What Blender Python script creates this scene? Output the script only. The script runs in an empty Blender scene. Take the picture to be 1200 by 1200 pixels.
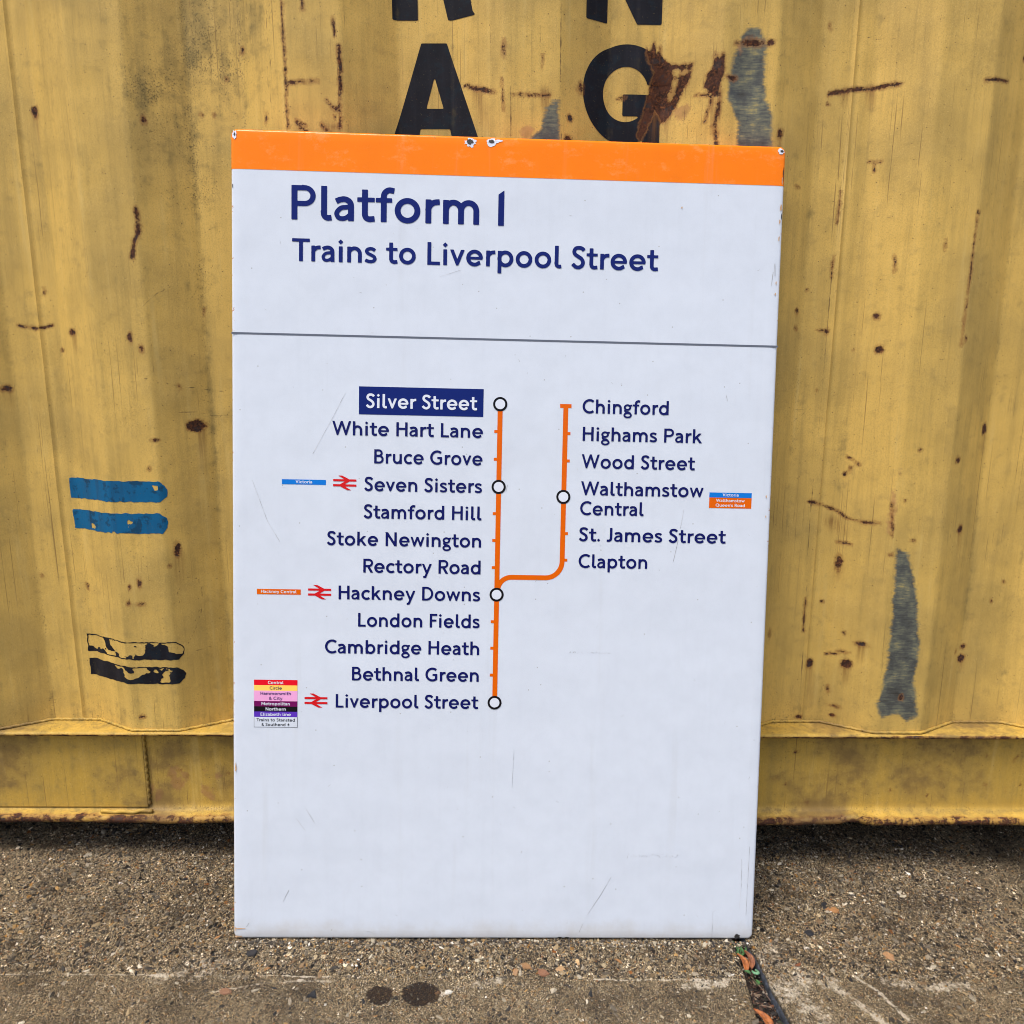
import bpy, math, random
import numpy as np
from mathutils import Vector, Matrix, noise as mnoise
R = math.radians
random.seed(7)
rng = np.random.default_rng(11)
scene = bpy.context.scene
col = scene.collection

# ---------------------------------------------------------------- camera
PITCH, ROLL = math.atan(870/4600.0), math.atan(15/4681.0)
cam_data = bpy.data.cameras.new('camera')
cam = bpy.data.objects.new('camera', cam_data); col.objects.link(cam)
_X = Vector((1, 0, 0)); _U = Vector((0, math.sin(PITCH), math.cos(PITCH))); _F = Vector((0, math.cos(PITCH), -math.sin(PITCH)))
_r = _X*math.cos(ROLL) + _U*math.sin(ROLL); _u = -_X*math.sin(ROLL) + _U*math.cos(ROLL)
cam.matrix_world = Matrix(((_r.x, _u.x, -_F.x, 0), (_r.y, _u.y, -_F.y, -1.18), (_r.z, _u.z, -_F.z, .86), (0, 0, 0, 1)))
cam_data.sensor_width = 36; cam_data.sensor_fit = 'HORIZONTAL'; cam_data.lens = 36*870/1200.0
cam_data.clip_start = .02; cam_data.clip_end = 1500
scene.camera = cam

# ---------------------------------------------------------------- sky, sun, exposure
SUN_EL, SUN_DIR = R(67), Vector((-.60, -.66, 0)).normalized()
world = bpy.data.worlds.new('World'); scene.world = world; world.use_nodes = True
wn = world.node_tree; wn.nodes.clear()
sky = wn.nodes.new('ShaderNodeTexSky'); sky.sky_type = 'NISHITA'; sky.sun_disc = False
sky.sun_elevation = SUN_EL; sky.sun_rotation = math.atan2(SUN_DIR.x, SUN_DIR.y); sky.air_density = 1.0; sky.dust_density = 4.0; sky.ozone_density = 1.0
bg = wn.nodes.new('ShaderNodeBackground'); bg.inputs['Strength'].default_value = .11
wo = wn.nodes.new('ShaderNodeOutputWorld')
wn.links.new(sky.outputs[0], bg.inputs[0]); wn.links.new(bg.outputs[0], wo.inputs[0])
sd = bpy.data.lights.new('sun', 'SUN'); sd.energy = 1.5; sd.angle = R(24); sd.color = (1, .97, .93)
so = bpy.data.objects.new('sun', sd); col.objects.link(so)
v = Vector((SUN_DIR.x*math.cos(SUN_EL), SUN_DIR.y*math.cos(SUN_EL), math.sin(SUN_EL)))
so.rotation_euler = v.to_track_quat('Z', 'Y').to_euler(); so.location = (-4, -5, 6)
scene.view_settings.view_transform = 'Standard'; scene.view_settings.look = 'None'
scene.view_settings.gamma = 1; scene.view_settings.use_curve_mapping = False
scene.view_settings.exposure = 1.0
scene.cycles.filter_width = 1.0

# ---------------------------------------------------------------- small helpers
def tag(o, label=None, cat=None, group=None, kind=None):
    if label: o['label'] = label
    if cat: o['category'] = cat
    if group: o['group'] = group
    if kind: o['kind'] = kind
    return o
def empty(name, loc=(0, 0, 0)):
    o = bpy.data.objects.new(name, None); o.location = loc; o.empty_display_size = .05; col.objects.link(o); return o
def link(name, me, mat=None, parent=None):
    o = bpy.data.objects.new(name, me); col.objects.link(o)
    if mat: me.materials.append(mat)
    if parent: o.parent = parent
    return o
def mesh(name, vs, fs, mat=None, parent=None, smooth=False):
    me = bpy.data.meshes.new(name); me.from_pydata([tuple(map(float, q)) for q in vs], [], fs); me.update()
    if smooth: me.shade_smooth()
    return link(name, me, mat, parent)
def fast_mesh(name, V, F, mat=None, parent=None, smooth=True, attrs=None, colors=None):
    """V (n,3) array, F (m,k) index array"""
    me = bpy.data.meshes.new(name); n, (m, k) = len(V), F.shape
    me.vertices.add(n); me.vertices.foreach_set('co', np.ascontiguousarray(V, dtype=np.float32).ravel())
    me.loops.add(m*k); me.loops.foreach_set('vertex_index', np.ascontiguousarray(F, dtype=np.int32).ravel())
    me.polygons.add(m); me.polygons.foreach_set('loop_start', np.arange(0, m*k, k, dtype=np.int32))
    me.update(calc_edges=True)
    me.polygons.foreach_set('use_smooth', np.full(m, smooth))
    for key, a in (attrs or {}).items():
        at = me.attributes.new(key, 'FLOAT', 'POINT'); at.data.foreach_set('value', np.ascontiguousarray(a, dtype=np.float32).ravel())
    if colors is not None:
        at = me.attributes.new('tint', 'FLOAT_COLOR', 'POINT'); at.data.foreach_set('color', np.ascontiguousarray(colors, dtype=np.float32).ravel())
    me.update()
    return link(name, me, mat, parent)
def grid_faces(nu, nv):
    i = np.arange(nu-1)[:, None]*nv + np.arange(nv-1)[None, :]
    return np.stack([i, i+nv, i+nv+1, i+1], -1).reshape(-1, 4)
def axis(parts):
    """[(start, stop, step)...] contiguous graded coordinates"""
    out = []
    for a, b, s in parts:
        n = max(1, int(round((b-a)/s))); out += list(a + (b-a)*np.arange(n)/n)
    return np.array(out + [parts[-1][1]])
def box(name, lo, hi, mat, parent=None, bevel=.0):
    x0, y0, z0 = lo; x1, y1, z1 = hi
    vs = [(x0,y0,z0),(x1,y0,z0),(x1,y1,z0),(x0,y1,z0),(x0,y0,z1),(x1,y0,z1),(x1,y1,z1),(x0,y1,z1)]
    o = mesh(name, vs, [(0,3,2,1),(4,5,6,7),(0,1,5,4),(1,2,6,5),(2,3,7,6),(3,0,4,7)], mat, parent)
    if bevel:
        b = o.modifiers.new('bevel', 'BEVEL'); b.width = bevel; b.segments = 2
    return o

# value noise on arrays
_T = rng.random((256, 256))
def vnoise(x, y):
    xi = np.floor(x).astype(int); yi = np.floor(y).astype(int); fx = x-xi; fy = y-yi
    fx = fx*fx*(3-2*fx); fy = fy*fy*(3-2*fy)
    g = lambda a, b: _T[a & 255, b & 255]
    return (g(xi, yi)*(1-fx)+g(xi+1, yi)*fx)*(1-fy) + (g(xi, yi+1)*(1-fx)+g(xi+1, yi+1)*fx)*fy
def fbm(x, y, s, o=4):
    r = 0; a = .5; t = 0
    for k in range(o):
        r = r + a*vnoise(x*s+17.3*k, y*s-9.1*k); t += a; a *= .5; s *= 2.03
    return r/t - .5

# signed distances (positive = inside), metres
def sd_poly(x, y, poly):
    P = np.array(poly, float); Q = np.roll(P, -1, 0)
    shp = x.shape; X = x.ravel()[:, None]; Y = y.ravel()[:, None]
    dx = Q[:, 0]-P[:, 0]; dy = Q[:, 1]-P[:, 1]
    t = np.clip(((X-P[:, 0])*dx + (Y-P[:, 1])*dy)/(dx*dx+dy*dy+1e-18), 0, 1)
    d = np.sqrt(((X-P[:, 0]-t*dx)**2 + (Y-P[:, 1]-t*dy)**2).min(1))
    c = dx*(Y-P[:, 1]) - dy*(X-P[:, 0])
    up = (P[:, 1] <= Y) & (Q[:, 1] > Y) & (c > 0); dn = (P[:, 1] > Y) & (Q[:, 1] <= Y) & (c < 0)
    w = up.sum(1) - dn.sum(1)
    return np.where(w != 0, d, -d).reshape(shp)
def sd_line(x, y, pts, w):
    r = np.full(x.shape, 1e9)
    for (ax, ay), (bx, by) in zip(pts[:-1], pts[1:]):
        dx, dy = bx-ax, by-ay
        t = np.clip(((x-ax)*dx+(y-ay)*dy)/(dx*dx+dy*dy+1e-18), 0, 1)
        r = np.minimum(r, np.hypot(x-ax-t*dx, y-ay-t*dy))
    return w/2 - r
def sd_ell(x, y, e):
    cx, cy, rx, ry = e
    k = np.hypot((x-cx)/rx, (y-cy)/ry)
    return (1-k)*min(rx, ry)

def cells(f, xs, ys, merge=True):
    """marching squares: filled cells of the field f[i,j] > 0 over xs, ys -> 2D verts and faces"""
    V = []; F = []; key = {}
    f = np.where(np.abs(f) < 1e-7, 1e-7, f)
    def vert(k, p):
        if k not in key: key[k] = len(V); V.append(p)
        return key[k]
    ins = f > 0
    for i in range(len(xs)-1):
        j = 0
        while j < len(ys)-1:
            c = (ins[i, j], ins[i+1, j], ins[i+1, j+1], ins[i, j+1]); s = sum(c)
            if s == 0: j += 1; continue
            if s == 4:
                j1 = j+1
                if merge:
                    while j1 < len(ys)-1 and ins[i, j1+1] and ins[i+1, j1+1]: j1 += 1
                F.append([vert((i, j), (xs[i], ys[j])), vert((i+1, j), (xs[i+1], ys[j])), vert((i+1, j1), (xs[i+1], ys[j1])), vert((i, j1), (xs[i], ys[j1]))])
                j = j1; continue
            q = [(i, j), (i+1, j), (i+1, j+1), (i, j+1)]; face = []
            for a in range(4):
                A, B = q[a], q[(a+1) % 4]
                if ins[A]: face.append(vert(A, (xs[A[0]], ys[A[1]])))
                if ins[A] != ins[B]:
                    t = f[A]/(f[A]-f[B])
                    face.append(vert((A, B) if A < B else (B, A), (xs[A[0]]+(xs[B[0]]-xs[A[0]])*t, ys[A[1]]+(ys[B[1]]-ys[A[1]])*t)))
            if len(face) > 2: F.append(face)
            j += 1
    return V, F

# ---------------------------------------------------------------- shader helpers
class NT:
    def __init__(s, name):
        s.m = bpy.data.materials.new(name); s.m.use_nodes = True; s.t = s.m.node_tree; s.t.nodes.clear()
        s.out = s.t.nodes.new('ShaderNodeOutputMaterial'); s.b = s.t.nodes.new('ShaderNodeBsdfPrincipled')
        s.t.links.new(s.b.outputs[0], s.out.inputs[0])
        s.co = s.t.nodes.new('ShaderNodeTexCoord').outputs['Object']
    def put(s, inp, v):
        if isinstance(v, bpy.types.NodeSocket): s.t.links.new(v, inp)
        elif v is not None:
            if isinstance(v, tuple) and len(v) == 3 and inp.type == 'RGBA': v = v + (1,)
            inp.default_value = v
    def map(s, scale, rot=(0, 0, 0), loc=(0, 0, 0), co=None):
        n = s.t.nodes.new('ShaderNodeMapping'); s.put(n.inputs[0], co or s.co); n.inputs['Scale'].default_value = scale
        n.inputs['Rotation'].default_value = rot; n.inputs['Location'].default_value = loc; return n.outputs[0]
    def noise(s, scale, detail=3, rough=.55, co=None, dist=0, color=False):
        n = s.t.nodes.new('ShaderNodeTexNoise'); s.put(n.inputs['Vector'], co or s.co)
        n.inputs['Scale'].default_value = scale; n.inputs['Detail'].default_value = detail; n.inputs['Roughness'].default_value = rough; n.inputs['Distortion'].default_value = dist
        return n.outputs[1 if color else 0]
    def vor(s, scale, out='Color', feat='F1', co=None, rnd=1):
        n = s.t.nodes.new('ShaderNodeTexVoronoi'); n.feature = feat; s.put(n.inputs['Vector'], co or s.co)
        n.inputs['Scale'].default_value = scale; n.inputs['Randomness'].default_value = rnd; return n.outputs[out]
    def attr(s, name, out='Fac'):
        n = s.t.nodes.new('ShaderNodeAttribute'); n.attribute_name = name; return n.outputs[out]
    def mth(s, op, a, b=None, c=None, clamp=False):
        n = s.t.nodes.new('ShaderNodeMath'); n.operation = op; n.use_clamp = clamp
        s.put(n.inputs[0], a); s.put(n.inputs[1], b)
        if c is not None: s.put(n.inputs[2], c)
        return n.outputs[0]
    def rng(s, v, a, b, c=0., d=1., smooth=True):
        n = s.t.nodes.new('ShaderNodeMapRange'); n.interpolation_type = 'SMOOTHSTEP' if smooth else 'LINEAR'
        s.put(n.inputs[0], v)
        for k, q in enumerate((a, b, c, d)): n.inputs[k+1].default_value = q
        return n.outputs[0]
    def mix(s, f, a, b, mode='MIX'):
        n = s.t.nodes.new('ShaderNodeMix'); n.data_type = 'RGBA'; n.blend_type = mode
        s.put(n.inputs[0], f); s.put(n.inputs[6], a); s.put(n.inputs[7], b); return n.outputs[2]
    def ramp(s, f, stops, const=False):
        n = s.t.nodes.new('ShaderNodeValToRGB'); e = n.color_ramp.elements
        if const: n.color_ramp.interpolation = 'CONSTANT'
        while len(e) < len(stops): e.new(.5)
        for q, (p, c) in zip(e, stops): q.position = p; q.color = tuple(c) + (1,)
        s.put(n.inputs[0], f); return n.outputs[0]
    def sep(s, v):
        n = s.t.nodes.new('ShaderNodeSeparateXYZ'); s.put(n.inputs[0], v); return n.outputs
    def bump(s, h, st, dist, nrm=None):
        n = s.t.nodes.new('ShaderNodeBump'); s.put(n.inputs['Height'], h); n.inputs['Strength'].default_value = st; n.inputs['Distance'].default_value = dist
        if nrm: s.put(n.inputs['Normal'], nrm)
        return n.outputs[0]
    def fin(s, color, rough=.5, normal=None, metal=None, spec=None, coat=None):
        s.put(s.b.inputs['Base Color'], color); s.put(s.b.inputs['Roughness'], rough)
        if normal is not None: s.put(s.b.inputs['Normal'], normal)
        if metal is not None: s.put(s.b.inputs['Metallic'], metal)
        if spec is not None: s.put(s.b.inputs['Specular IOR Level'], spec)
        if coat is not None: s.b.inputs['Coat Weight'].default_value = coat; s.b.inputs['Coat Roughness'].default_value = .12
        return s.m

# ---------------------------------------------------------------- materials
def painted_steel(name, base, rail=False, letter=False):
    n = NT(name)
    fine = n.noise(420, 3, .6); mid = n.noise(60, 4, .6); big = n.noise(6, 3, .6)
    vert = n.noise(1, 5, .65, co=n.map((46, 46, 3.2))); vfine = n.noise(1, 3, .6, co=n.map((210, 210, 7)))
    spk = n.vor(260, 'Distance'); spc = n.vor(260, 'Color')
    c = base
    if not letter:
        c = n.mix(n.rng(big, .35, .7, 0, .55), c, (.32, .225, .072))                   # duller, greener paint
        c = n.mix(n.rng(vert, .42, .76, 0, .42), c, (.27, .19, .058))                 # rain streaks
        c = n.mix(n.rng(vfine, .52, .8, 0, .22), c, (.20, .14, .05))
        c = n.mix(n.rng(n.noise(560, 3, .7), .46, .66, 0, .30), c, (.24, .165, .05))
        c = n.mix(n.rng(n.noise(640, 2, .6, co=n.map((1, 1, 1), loc=(3, 1, 7))), .56, .72, 0, .35), c, (.78, .56, .19))
        c = n.mix(n.rng(mid, .5, .8, 0, .40), c, (.28, .20, .07))
        c = n.mix(n.rng(vert, .44, .26, 0, .30), c, (.66, .49, .18))                   # chalky bleached streaks
    else:
        c = n.mix(n.rng(vert, .45, .8, 0, .5), c, (.028, .028, .036))
        c = n.mix(n.rng(n.noise(34, 4, .7), .52, .60, 0, .55), c, (.010, .018, .026))
        c = n.mix(n.rng(fine, .66, .72, 0, .5), c, (.16, .13, .06))
    # fine speckle of dirt and painted rail shade, denser where the attribute is high
    dirt_shade = n.attr('dirt_shade')
    ds = n.mth('ADD', n.mth('MULTIPLY', dirt_shade, .55), n.rng(n.noise(14, 3, .6), .4, .8, 0, .25))
    g = n.rng(n.mth('ADD', fine, n.mth('MULTIPLY', ds, .34)), .66, .86, 0, .8)
    c = n.mix(n.mth('MULTIPLY', g, .6 if letter else 1.0), c, (.085, .062, .024))
    c = n.mix(n.mth('MULTIPLY', n.rng(n.mth('ADD', n.mth('ADD', n.mth('MULTIPLY', mid, .6), n.mth('MULTIPLY', vert, .45)), n.mth('MULTIPLY', dirt_shade, .42)), .64, 1.05, 0, .66), 1.), c, (.13, .102, .038))
    dot = n.mth('MULTIPLY', n.rng(spk, .26, .12, 0, 1), n.rng(n.sep(spc)[0], .955, .965, 0, 1))
    c = n.mix(n.mth('MULTIPLY', dot, .85), c, (.05, .028, .016))
    # streaks of rust water
    st = n.mth('MULTIPLY', n.attr('streak'), n.rng(vfine, .3, .62, .15, 1))
    c = n.mix(n.mth('MULTIPLY', st, .75), c, (.17, .075, .022))
    # scratches
    sc = n.rng(n.mth('ADD', n.attr('scratch'), n.mth('MULTIPLY', n.mth('SUBTRACT', n.noise(90, 3, .7), .5), .32)), -.05, .05, 0, .8)
    c = n.mix(sc, c, (.095, .060, .028))
    if not letter:                                                                  # faint hairlines scraped down the ribs
        hl = n.noise(1, 2, .5, co=n.map((420, 420, 2.2)))
        c = n.mix(n.mth('MULTIPLY', n.rng(hl, .655, .70, 0, .7), n.rng(n.noise(4.5, 2, .5), .44, .58, 0, 1)), c, (.20, .12, .04))
    # bare scraped metal, primer, rust (attributes hold signed distance in cm)
    wob = n.mth('ADD', n.mth('MULTIPLY', n.mth('SUBTRACT', n.noise(150, 4, .7), .5), .8), n.mth('MULTIPLY', n.mth('SUBTRACT', n.noise(38, 2, .6), .5), 1.3))
    dg = n.noise(1, 5, .7, co=n.map((38, 38, 330), rot=(0, R(28), 0)))
    gm = n.rng(n.mth('ADD', n.mth('ADD', n.attr('grey'), wob), n.mth('MULTIPLY', n.mth('SUBTRACT', dg, .5), 1.5)), -.22, .50, 0, .95)
    gc = n.ramp(n.mth('ADD', n.mth('MULTIPLY', dg, .42), n.mth('MULTIPLY', n.noise(30, 4, .65), .58)), [(.34, (.020, .026, .032)), (.47, (.055, .068, .072)), (.56, (.13, .14, .105)), (.66, (.34, .28, .11))])
    c = n.mix(gm, c, gc)
    pm = n.rng(n.mth('ADD', n.mth('ADD', n.attr('primer'), n.mth('MULTIPLY', wob, 1.6)), n.mth('MULTIPLY', n.mth('SUBTRACT', n.noise(55, 4, .7), .5), 2.2)), -.15, .55, 0, .62)
    c = n.mix(pm, c, n.ramp(mid, [(.35, (.20, .09, .035)), (.6, (.42, .21, .09))]))
    wr = n.mth('ADD', n.mth('MULTIPLY', n.mth('SUBTRACT', n.noise(330, 4, .8), .5), .75), n.mth('MULTIPLY', n.mth('SUBTRACT', n.noise(75, 3, .6), .5), .95))
    rs = n.mth('ADD', n.attr('rust'), wr)
    halo = n.rng(n.mth('ADD', rs, n.mth('MULTIPLY', mid, .35)), -.22, .16, 0, .60)
    c = n.mix(halo, c, n.mix(mid, (.13, .05, .016), (.34, .15, .04)))
    rm = n.rng(rs, -.06, .11, 0, 1)
    rc = n.ramp(n.noise(240, 4, .7), [(.32, (.012, .007, .006)), (.48, (.045, .020, .012)), (.58, (.105, .038, .016)), (.72, (.22, .085, .028))])
    rc = n.mix(n.rng(n.noise(38, 3, .6), .45, .62, 0, .65), rc, (.085, .036, .022)); rc = n.mix(n.rng(n.noise(52, 3, .7, co=n.map((1, 1, 1), loc=(5, 2, 1))), .56, .66, 0, .6), rc, (.035, .034, .036))
    c = n.mix(rm, c, rc)
    if rail:
        z = n.sep(n.co)[2]
        low = n.mth('ADD', z, n.mth('MULTIPLY', n.mth('SUBTRACT', mid, .5), .02))
        c = n.mix(n.rng(n.mth('ADD', big, n.mth('MULTIPLY', mid, .3)), .62, .82, 0, .55), c, (.11, .06, .03))
    nrm = n.bump(fine, .18, .0006)
    nrm = n.bump(n.mth('ADD', n.mth('MULTIPLY', rm, -1), n.mth('MULTIPLY', mid, .4)), .5, .0012, nrm)
    nrm = n.bump(big, .35, .01, nrm)
    rough = n.mth('ADD', n.mth('MULTIPLY', rm, .35), n.rng(mid, .3, .7, .48, .65))
    return n.fin(c, rough, nrm, spec=.12 if letter else .22)
M = {}
M['wall'] = painted_steel('yellow_painted_steel', (.65, .421, .104))
M['rail'] = painted_steel('yellow_rail_paint', (.52, .322, .055), rail=True)
M['black'] = painted_steel('black_stencil_paint', (.010, .010, .014), letter=True)
M['blue'] = painted_steel('blue_stripe_paint', (.006, .105, .235), letter=True)

def enamel(name, c, var=.0, wear=False, smear=None, spec=.10):
    n = NT(name)
    big = n.noise(3.2, 3, .6); fine = n.noise(900, 2, .6); mid = n.noise(38, 4, .65)
    k = c
    if var:
        k = n.mix(n.rng(n.noise(5.5, 4, .6), .35, .7, 0, var*.8), k, tuple(q*.86 for q in c))
        k = n.mix(n.rng(mid, .3, .75, 0, var), c, tuple(q*.80 for q in c))
        k = n.mix(n.rng(fine, .45, .8, 0, var), k, tuple(q*.72 for q in c))
        k = n.mix(n.rng(n.noise(1, 4, .6, co=n.map((60, 1, 4))), .5, .8, 0, var*.8), k, tuple(q*.84 for q in c))
    if smear: k = n.mix(n.rng(n.noise(1, 5, .75, co=n.map((26, 1, 40))), .52, .72, 0, .45), k, smear)
    if wear:
        # little rust freckles, most of them along the folded rim
        x, y, z = n.sep(n.co)
        ex = n.mth('MINIMUM', x, n.mth('SUBTRACT', .8, x)); ez = n.mth('MINIMUM', z, n.mth('SUBTRACT', 1.2, z))
        e = n.mth('MINIMUM', ex, ez)
        k = n.mix(n.rng(n.mth('ADD', z, n.mth('MULTIPLY', n.noise(22, 4, .7), -.05)), -.028, .012, .42, 0), k, (.40, .34, .25))
        k = n.mix(n.rng(n.noise(1, 4, .65, co=n.map((34, 1, 1.6))), .56, .80, 0, .16), k, (.42, .42, .40))
        edge = n.rng(e, .0005, .011, 1, 0)
        fr = n.noise(150, 4, .7); patch = n.noise(9, 2, .5)
        m = n.rng(n.mth('ADD', n.mth('ADD', fr, n.mth('MULTIPLY', edge, .13)), n.mth('MULTIPLY', n.mth('SUBTRACT', patch, .5), .25)), .745, .80, 0, .85)
        k = n.mix(m, k, n.ramp(n.noise(300, 3, .6), [(.4, (.06, .03, .02)), (.6, (.42, .16, .04))]))
        sp = n.mth('MULTIPLY', n.rng(n.vor(130, 'Distance'), .16, .08, 0, 1), n.rng(n.sep(n.vor(130, 'Color'))[1], .992, .996, 0, 1))
        k = n.mix(n.mth('MULTIPLY', sp, .6), k, (.25, .24, .20))
    nrm = n.bump(big, .50, .010); nrm = n.bump(n.noise(24, 3, .6), .10, .0012, nrm); nrm = n.bump(fine, .05, .0002, nrm)
    return n.fin(k, .12, nrm, spec=.20 if wear else spec)
M['white'] = enamel('white_enamel', (.625, .675, .745), .22, True)
M['orange'] = enamel('orange_enamel', (.93, .205, .002), .22, True, smear=(.98, .36, .12))
M['orange_line'] = enamel('orange_route_print', (.70, .115, .002), .12)
M['navy'] = enamel('navy_print', (.006, .010, .100), .15)
M['navy_head'] = enamel('heading_navy_print', (.009, .018, .135), .15)
M['navy_box'] = enamel('navy_box_print', (.006, .017, .14), .15)
M['text_white'] = enamel('white_print', (.66, .70, .77), .05)
M['ink'] = enamel('black_print', (.008, .008, .010), .1)
M['grey_rule'] = enamel('grey_rule_print', (.12, .135, .17), .1)
M['red'] = enamel('red_symbol_print', (.60, .012, .015), .1)
M['lightblue'] = enamel('light_blue_print', (.005, .17, .60), .1)
M['b_red'] = enamel('red_badge_print', (.72, .008, .02), .1)
M['b_yellow'] = enamel('yellow_badge_print', (.93, .62, .12), .1)
M['b_pink'] = enamel('pink_badge_print', (.80, .36, .62), .1)
M['b_plum'] = enamel('plum_badge_print', (.15, .006, .09), .1)
M['b_violet'] = enamel('violet_badge_print', (.10, .035, .42), .1)
n = NT('bare_iron'); M['iron'] = n.fin(n.ramp(n.noise(500, 3, .7), [(.35, (.006, .006, .007)), (.6, (.04, .035, .03)), (.75, (.12, .10, .09))]), .7, n.bump(n.noise(700), .6, .0005))
n = NT('hairline_scratch'); M['scratch'] = n.fin(n.mix(n.rng(n.noise(60, 2), .4, .6), (.22, .215, .21), (.55, .56, .58)), .6)
n = NT('rust_stain'); M['stain'] = n.fin(n.mix(n.noise(200, 3), (.50, .22, .06), (.62, .50, .34)), .6)
n = NT('galvanised_back'); M['back'] = n.fin(n.ramp(n.noise(30), [(.3, (.10, .10, .11)), (.7, (.2, .2, .22))]), .5, metal=.3)
n = NT('dark_timber'); M['timber'] = n.fin(n.ramp(n.noise(1, 4, co=n.map((4, 30, 30))), [(.3, (.05, .035, .02)), (.7, (.16, .11, .07))]), .85)

def concrete(name):
    n = NT(name)
    smooth = n.attr('smooth'); pale = n.attr('pale'); wet = n.attr('wet'); dark = n.attr('dark')
    warp = n.noise(130, 2, .5, color=True)
    v = n.t.nodes.new('ShaderNodeVectorMath'); v.operation = 'MULTIPLY_ADD'; n.put(v.inputs[0], warp); v.inputs[1].default_value = (.003,)*3; n.put(v.inputs[2], n.co)
    w = v.outputs[0]; w = n.map((1, .82, 1), rot=(0, 0, .7), co=w)
    stops = [(0, (.018, .014, .010)), (.20, (.11, .088, .060)), (.33, (.26, .215, .15)), (.46, (.035, .027, .018)), (.60, (.44, .38, .28)), (.70, (.14, .105, .062)), (.78, (.66, .60, .47)), (.83, (.42, .27, .10)), (.87, (.85, .81, .72)), (.895, (.36, .18, .055)), (.92, (.010, .010, .012)), (.96, (.22, .18, .13)), (.99, (.95, .93, .88))]
    a = n.ramp(n.sep(n.vor(310, co=w))[0], stops, True); da = n.vor(310, 'Distance', co=w)
    b = n.ramp(n.sep(n.vor(760, co=w))[1], stops, True)
    d = n.vor(760, 'Distance', co=w)
    L = n.ramp(n.sep(n.vor(115, co=w))[2], stops, True); dl = n.vor(115, 'Distance', co=w)
    grit = n.ramp(n.noise(1500, 3, .75), [(.40, (.006, .005, .003)), (.47, (.075, .060, .040)), (.53, (.30, .25, .17)), (.61, (.95, .87, .70))])
    ma = n.mth('MULTIPLY', n.rng(da, .55, .44, 0, 1), n.rng(n.sep(n.vor(310, co=w))[1], .42, .46, 0, 1))
    mb = n.mth('MULTIPLY', n.rng(d, .58, .46, 0, 1), .9)
    ml = n.mth('MULTIPLY', n.rng(dl, .46, .38, 0, 1), n.mth('MULTIPLY', n.rng(n.sep(n.vor(115, co=w))[0], .80, .84, 0, 1), n.rng(smooth, 0, 1, 1, .25)))
    c = n.mix(mb, grit, b); c = n.mix(n.mth('MULTIPLY', ma, n.rng(smooth, 0, 1, 1, .5)), c, a); c = n.mix(ml, c, L)
    # cement skin on the smoother band
    skin = n.mth('MULTIPLY', smooth, n.rng(n.noise(60, 5, .75), .42, .62, .08, .40))
    c = n.mix(skin, c, n.mix(n.noise(900, 2), (.13, .108, .075), (.46, .40, .30)))
    # pores
    po = n.rng(n.noise(520, 4, .75), .455, .37, 0, .92)
    c = n.mix(po, c, (.018, .014, .010))
    # blotches of dirt
    c = n.mix(n.rng(n.noise(9, 4, .65), .45, .70, 0, .52), c, (.055, .042, .026))
    # lime bloom
    pl = n.rng(n.mth('ADD', n.mth('MULTIPLY', pale, .9), n.mth('ADD', n.mth('MULTIPLY', n.mth('SUBTRACT', n.noise(170, 5, .8), .5), 1.7), n.mth('MULTIPLY', n.mth('SUBTRACT', n.noise(28, 4, .7), .5), 1.9))), .36, .85, 0, .8)
    c = n.mix(pl, c, (.62, .60, .56))
    wt = n.rng(n.mth('ADD', n.mth('MULTIPLY', wet, 1.15), n.mth('MULTIPLY', n.mth('SUBTRACT', n.noise(150, 5, .75), .5), 1.3)), .35, .65, 0, .95)
    c = n.mix(wt, c, n.mix(1., c, (.24, .17, .085), 'MULTIPLY'))
    dk = n.rng(n.mth('ADD', dark, n.mth('MULTIPLY', n.mth('SUBTRACT', n.noise(90, 3), .5), .5)), .35, .9, 0, .75)
    c = n.mix(dk, c, (.02, .02, .022))
    gm = n.t.nodes.new('ShaderNodeGamma'); n.put(gm.inputs[0], c); gm.inputs[1].default_value = 1.45
    c = n.mix(1., gm.outputs[0], (1.36, 1.25, 1.07), 'MULTIPLY')
    h = n.mth('ADD', n.mth('MULTIPLY', n.noise(700, 4, .75), .9), n.mth('ADD', n.mth('MULTIPLY', da, -.55), n.mth('MULTIPLY', d, -.4)))
    nr = n.bump(h, 1.0, .0034)
    return n.fin(c, n.rng(wt, 0, .7, .82, .6), nr, spec=.35)
M['concrete'] = concrete('exposed_aggregate_concrete')
n = NT('yard_ground'); M['yard'] = n.fin(n.mix(n.rng(n.vor(90, 'Distance'), .2, .6), n.ramp(n.noise(3, 5, .7), [(.3, (.09, .075, .06)), (.7, (.2, .17, .13))]), (.1, .08, .06)), .9, n.bump(n.noise(120, 4), .6, .01))
n = NT('stone_grain'); t = n.attr('tint', 'Color'); M['stone'] = n.fin(n.mix(n.rng(n.noise(900, 3, .7), .35, .7, 0, .6), t, n.mix(1., t, (.35, .32, .28), 'MULTIPLY')), .75, n.bump(n.noise(1100, 3), .5, .0008))
n = NT('joint_soil'); M['soil'] = n.fin(n.ramp(n.noise(260, 5, .8), [(.3, (.004, .003, .0025)), (.52, (.014, .009, .006)), (.64, (.06, .03, .018)), (.78, (.17, .11, .07))]), .9, n.bump(n.noise(400, 4, .8), 1., .004))
n = NT('joint_sealant'); M['sealant'] = n.fin(n.ramp(n.noise(90, 5, .8), [(.36, (.010, .011, .013)), (.55, (.045, .052, .066)), (.74, (.17, .19, .22))]), .6, n.bump(n.noise(200, 3), .5, .001))
def leafmat(name, a, b, c2):
    n = NT(name); return n.fin(n.ramp(n.noise(160, 4, .7), [(.3, a), (.52, b), (.72, c2)]), .55, n.bump(n.noise(300, 3), .4, .0006))
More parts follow.
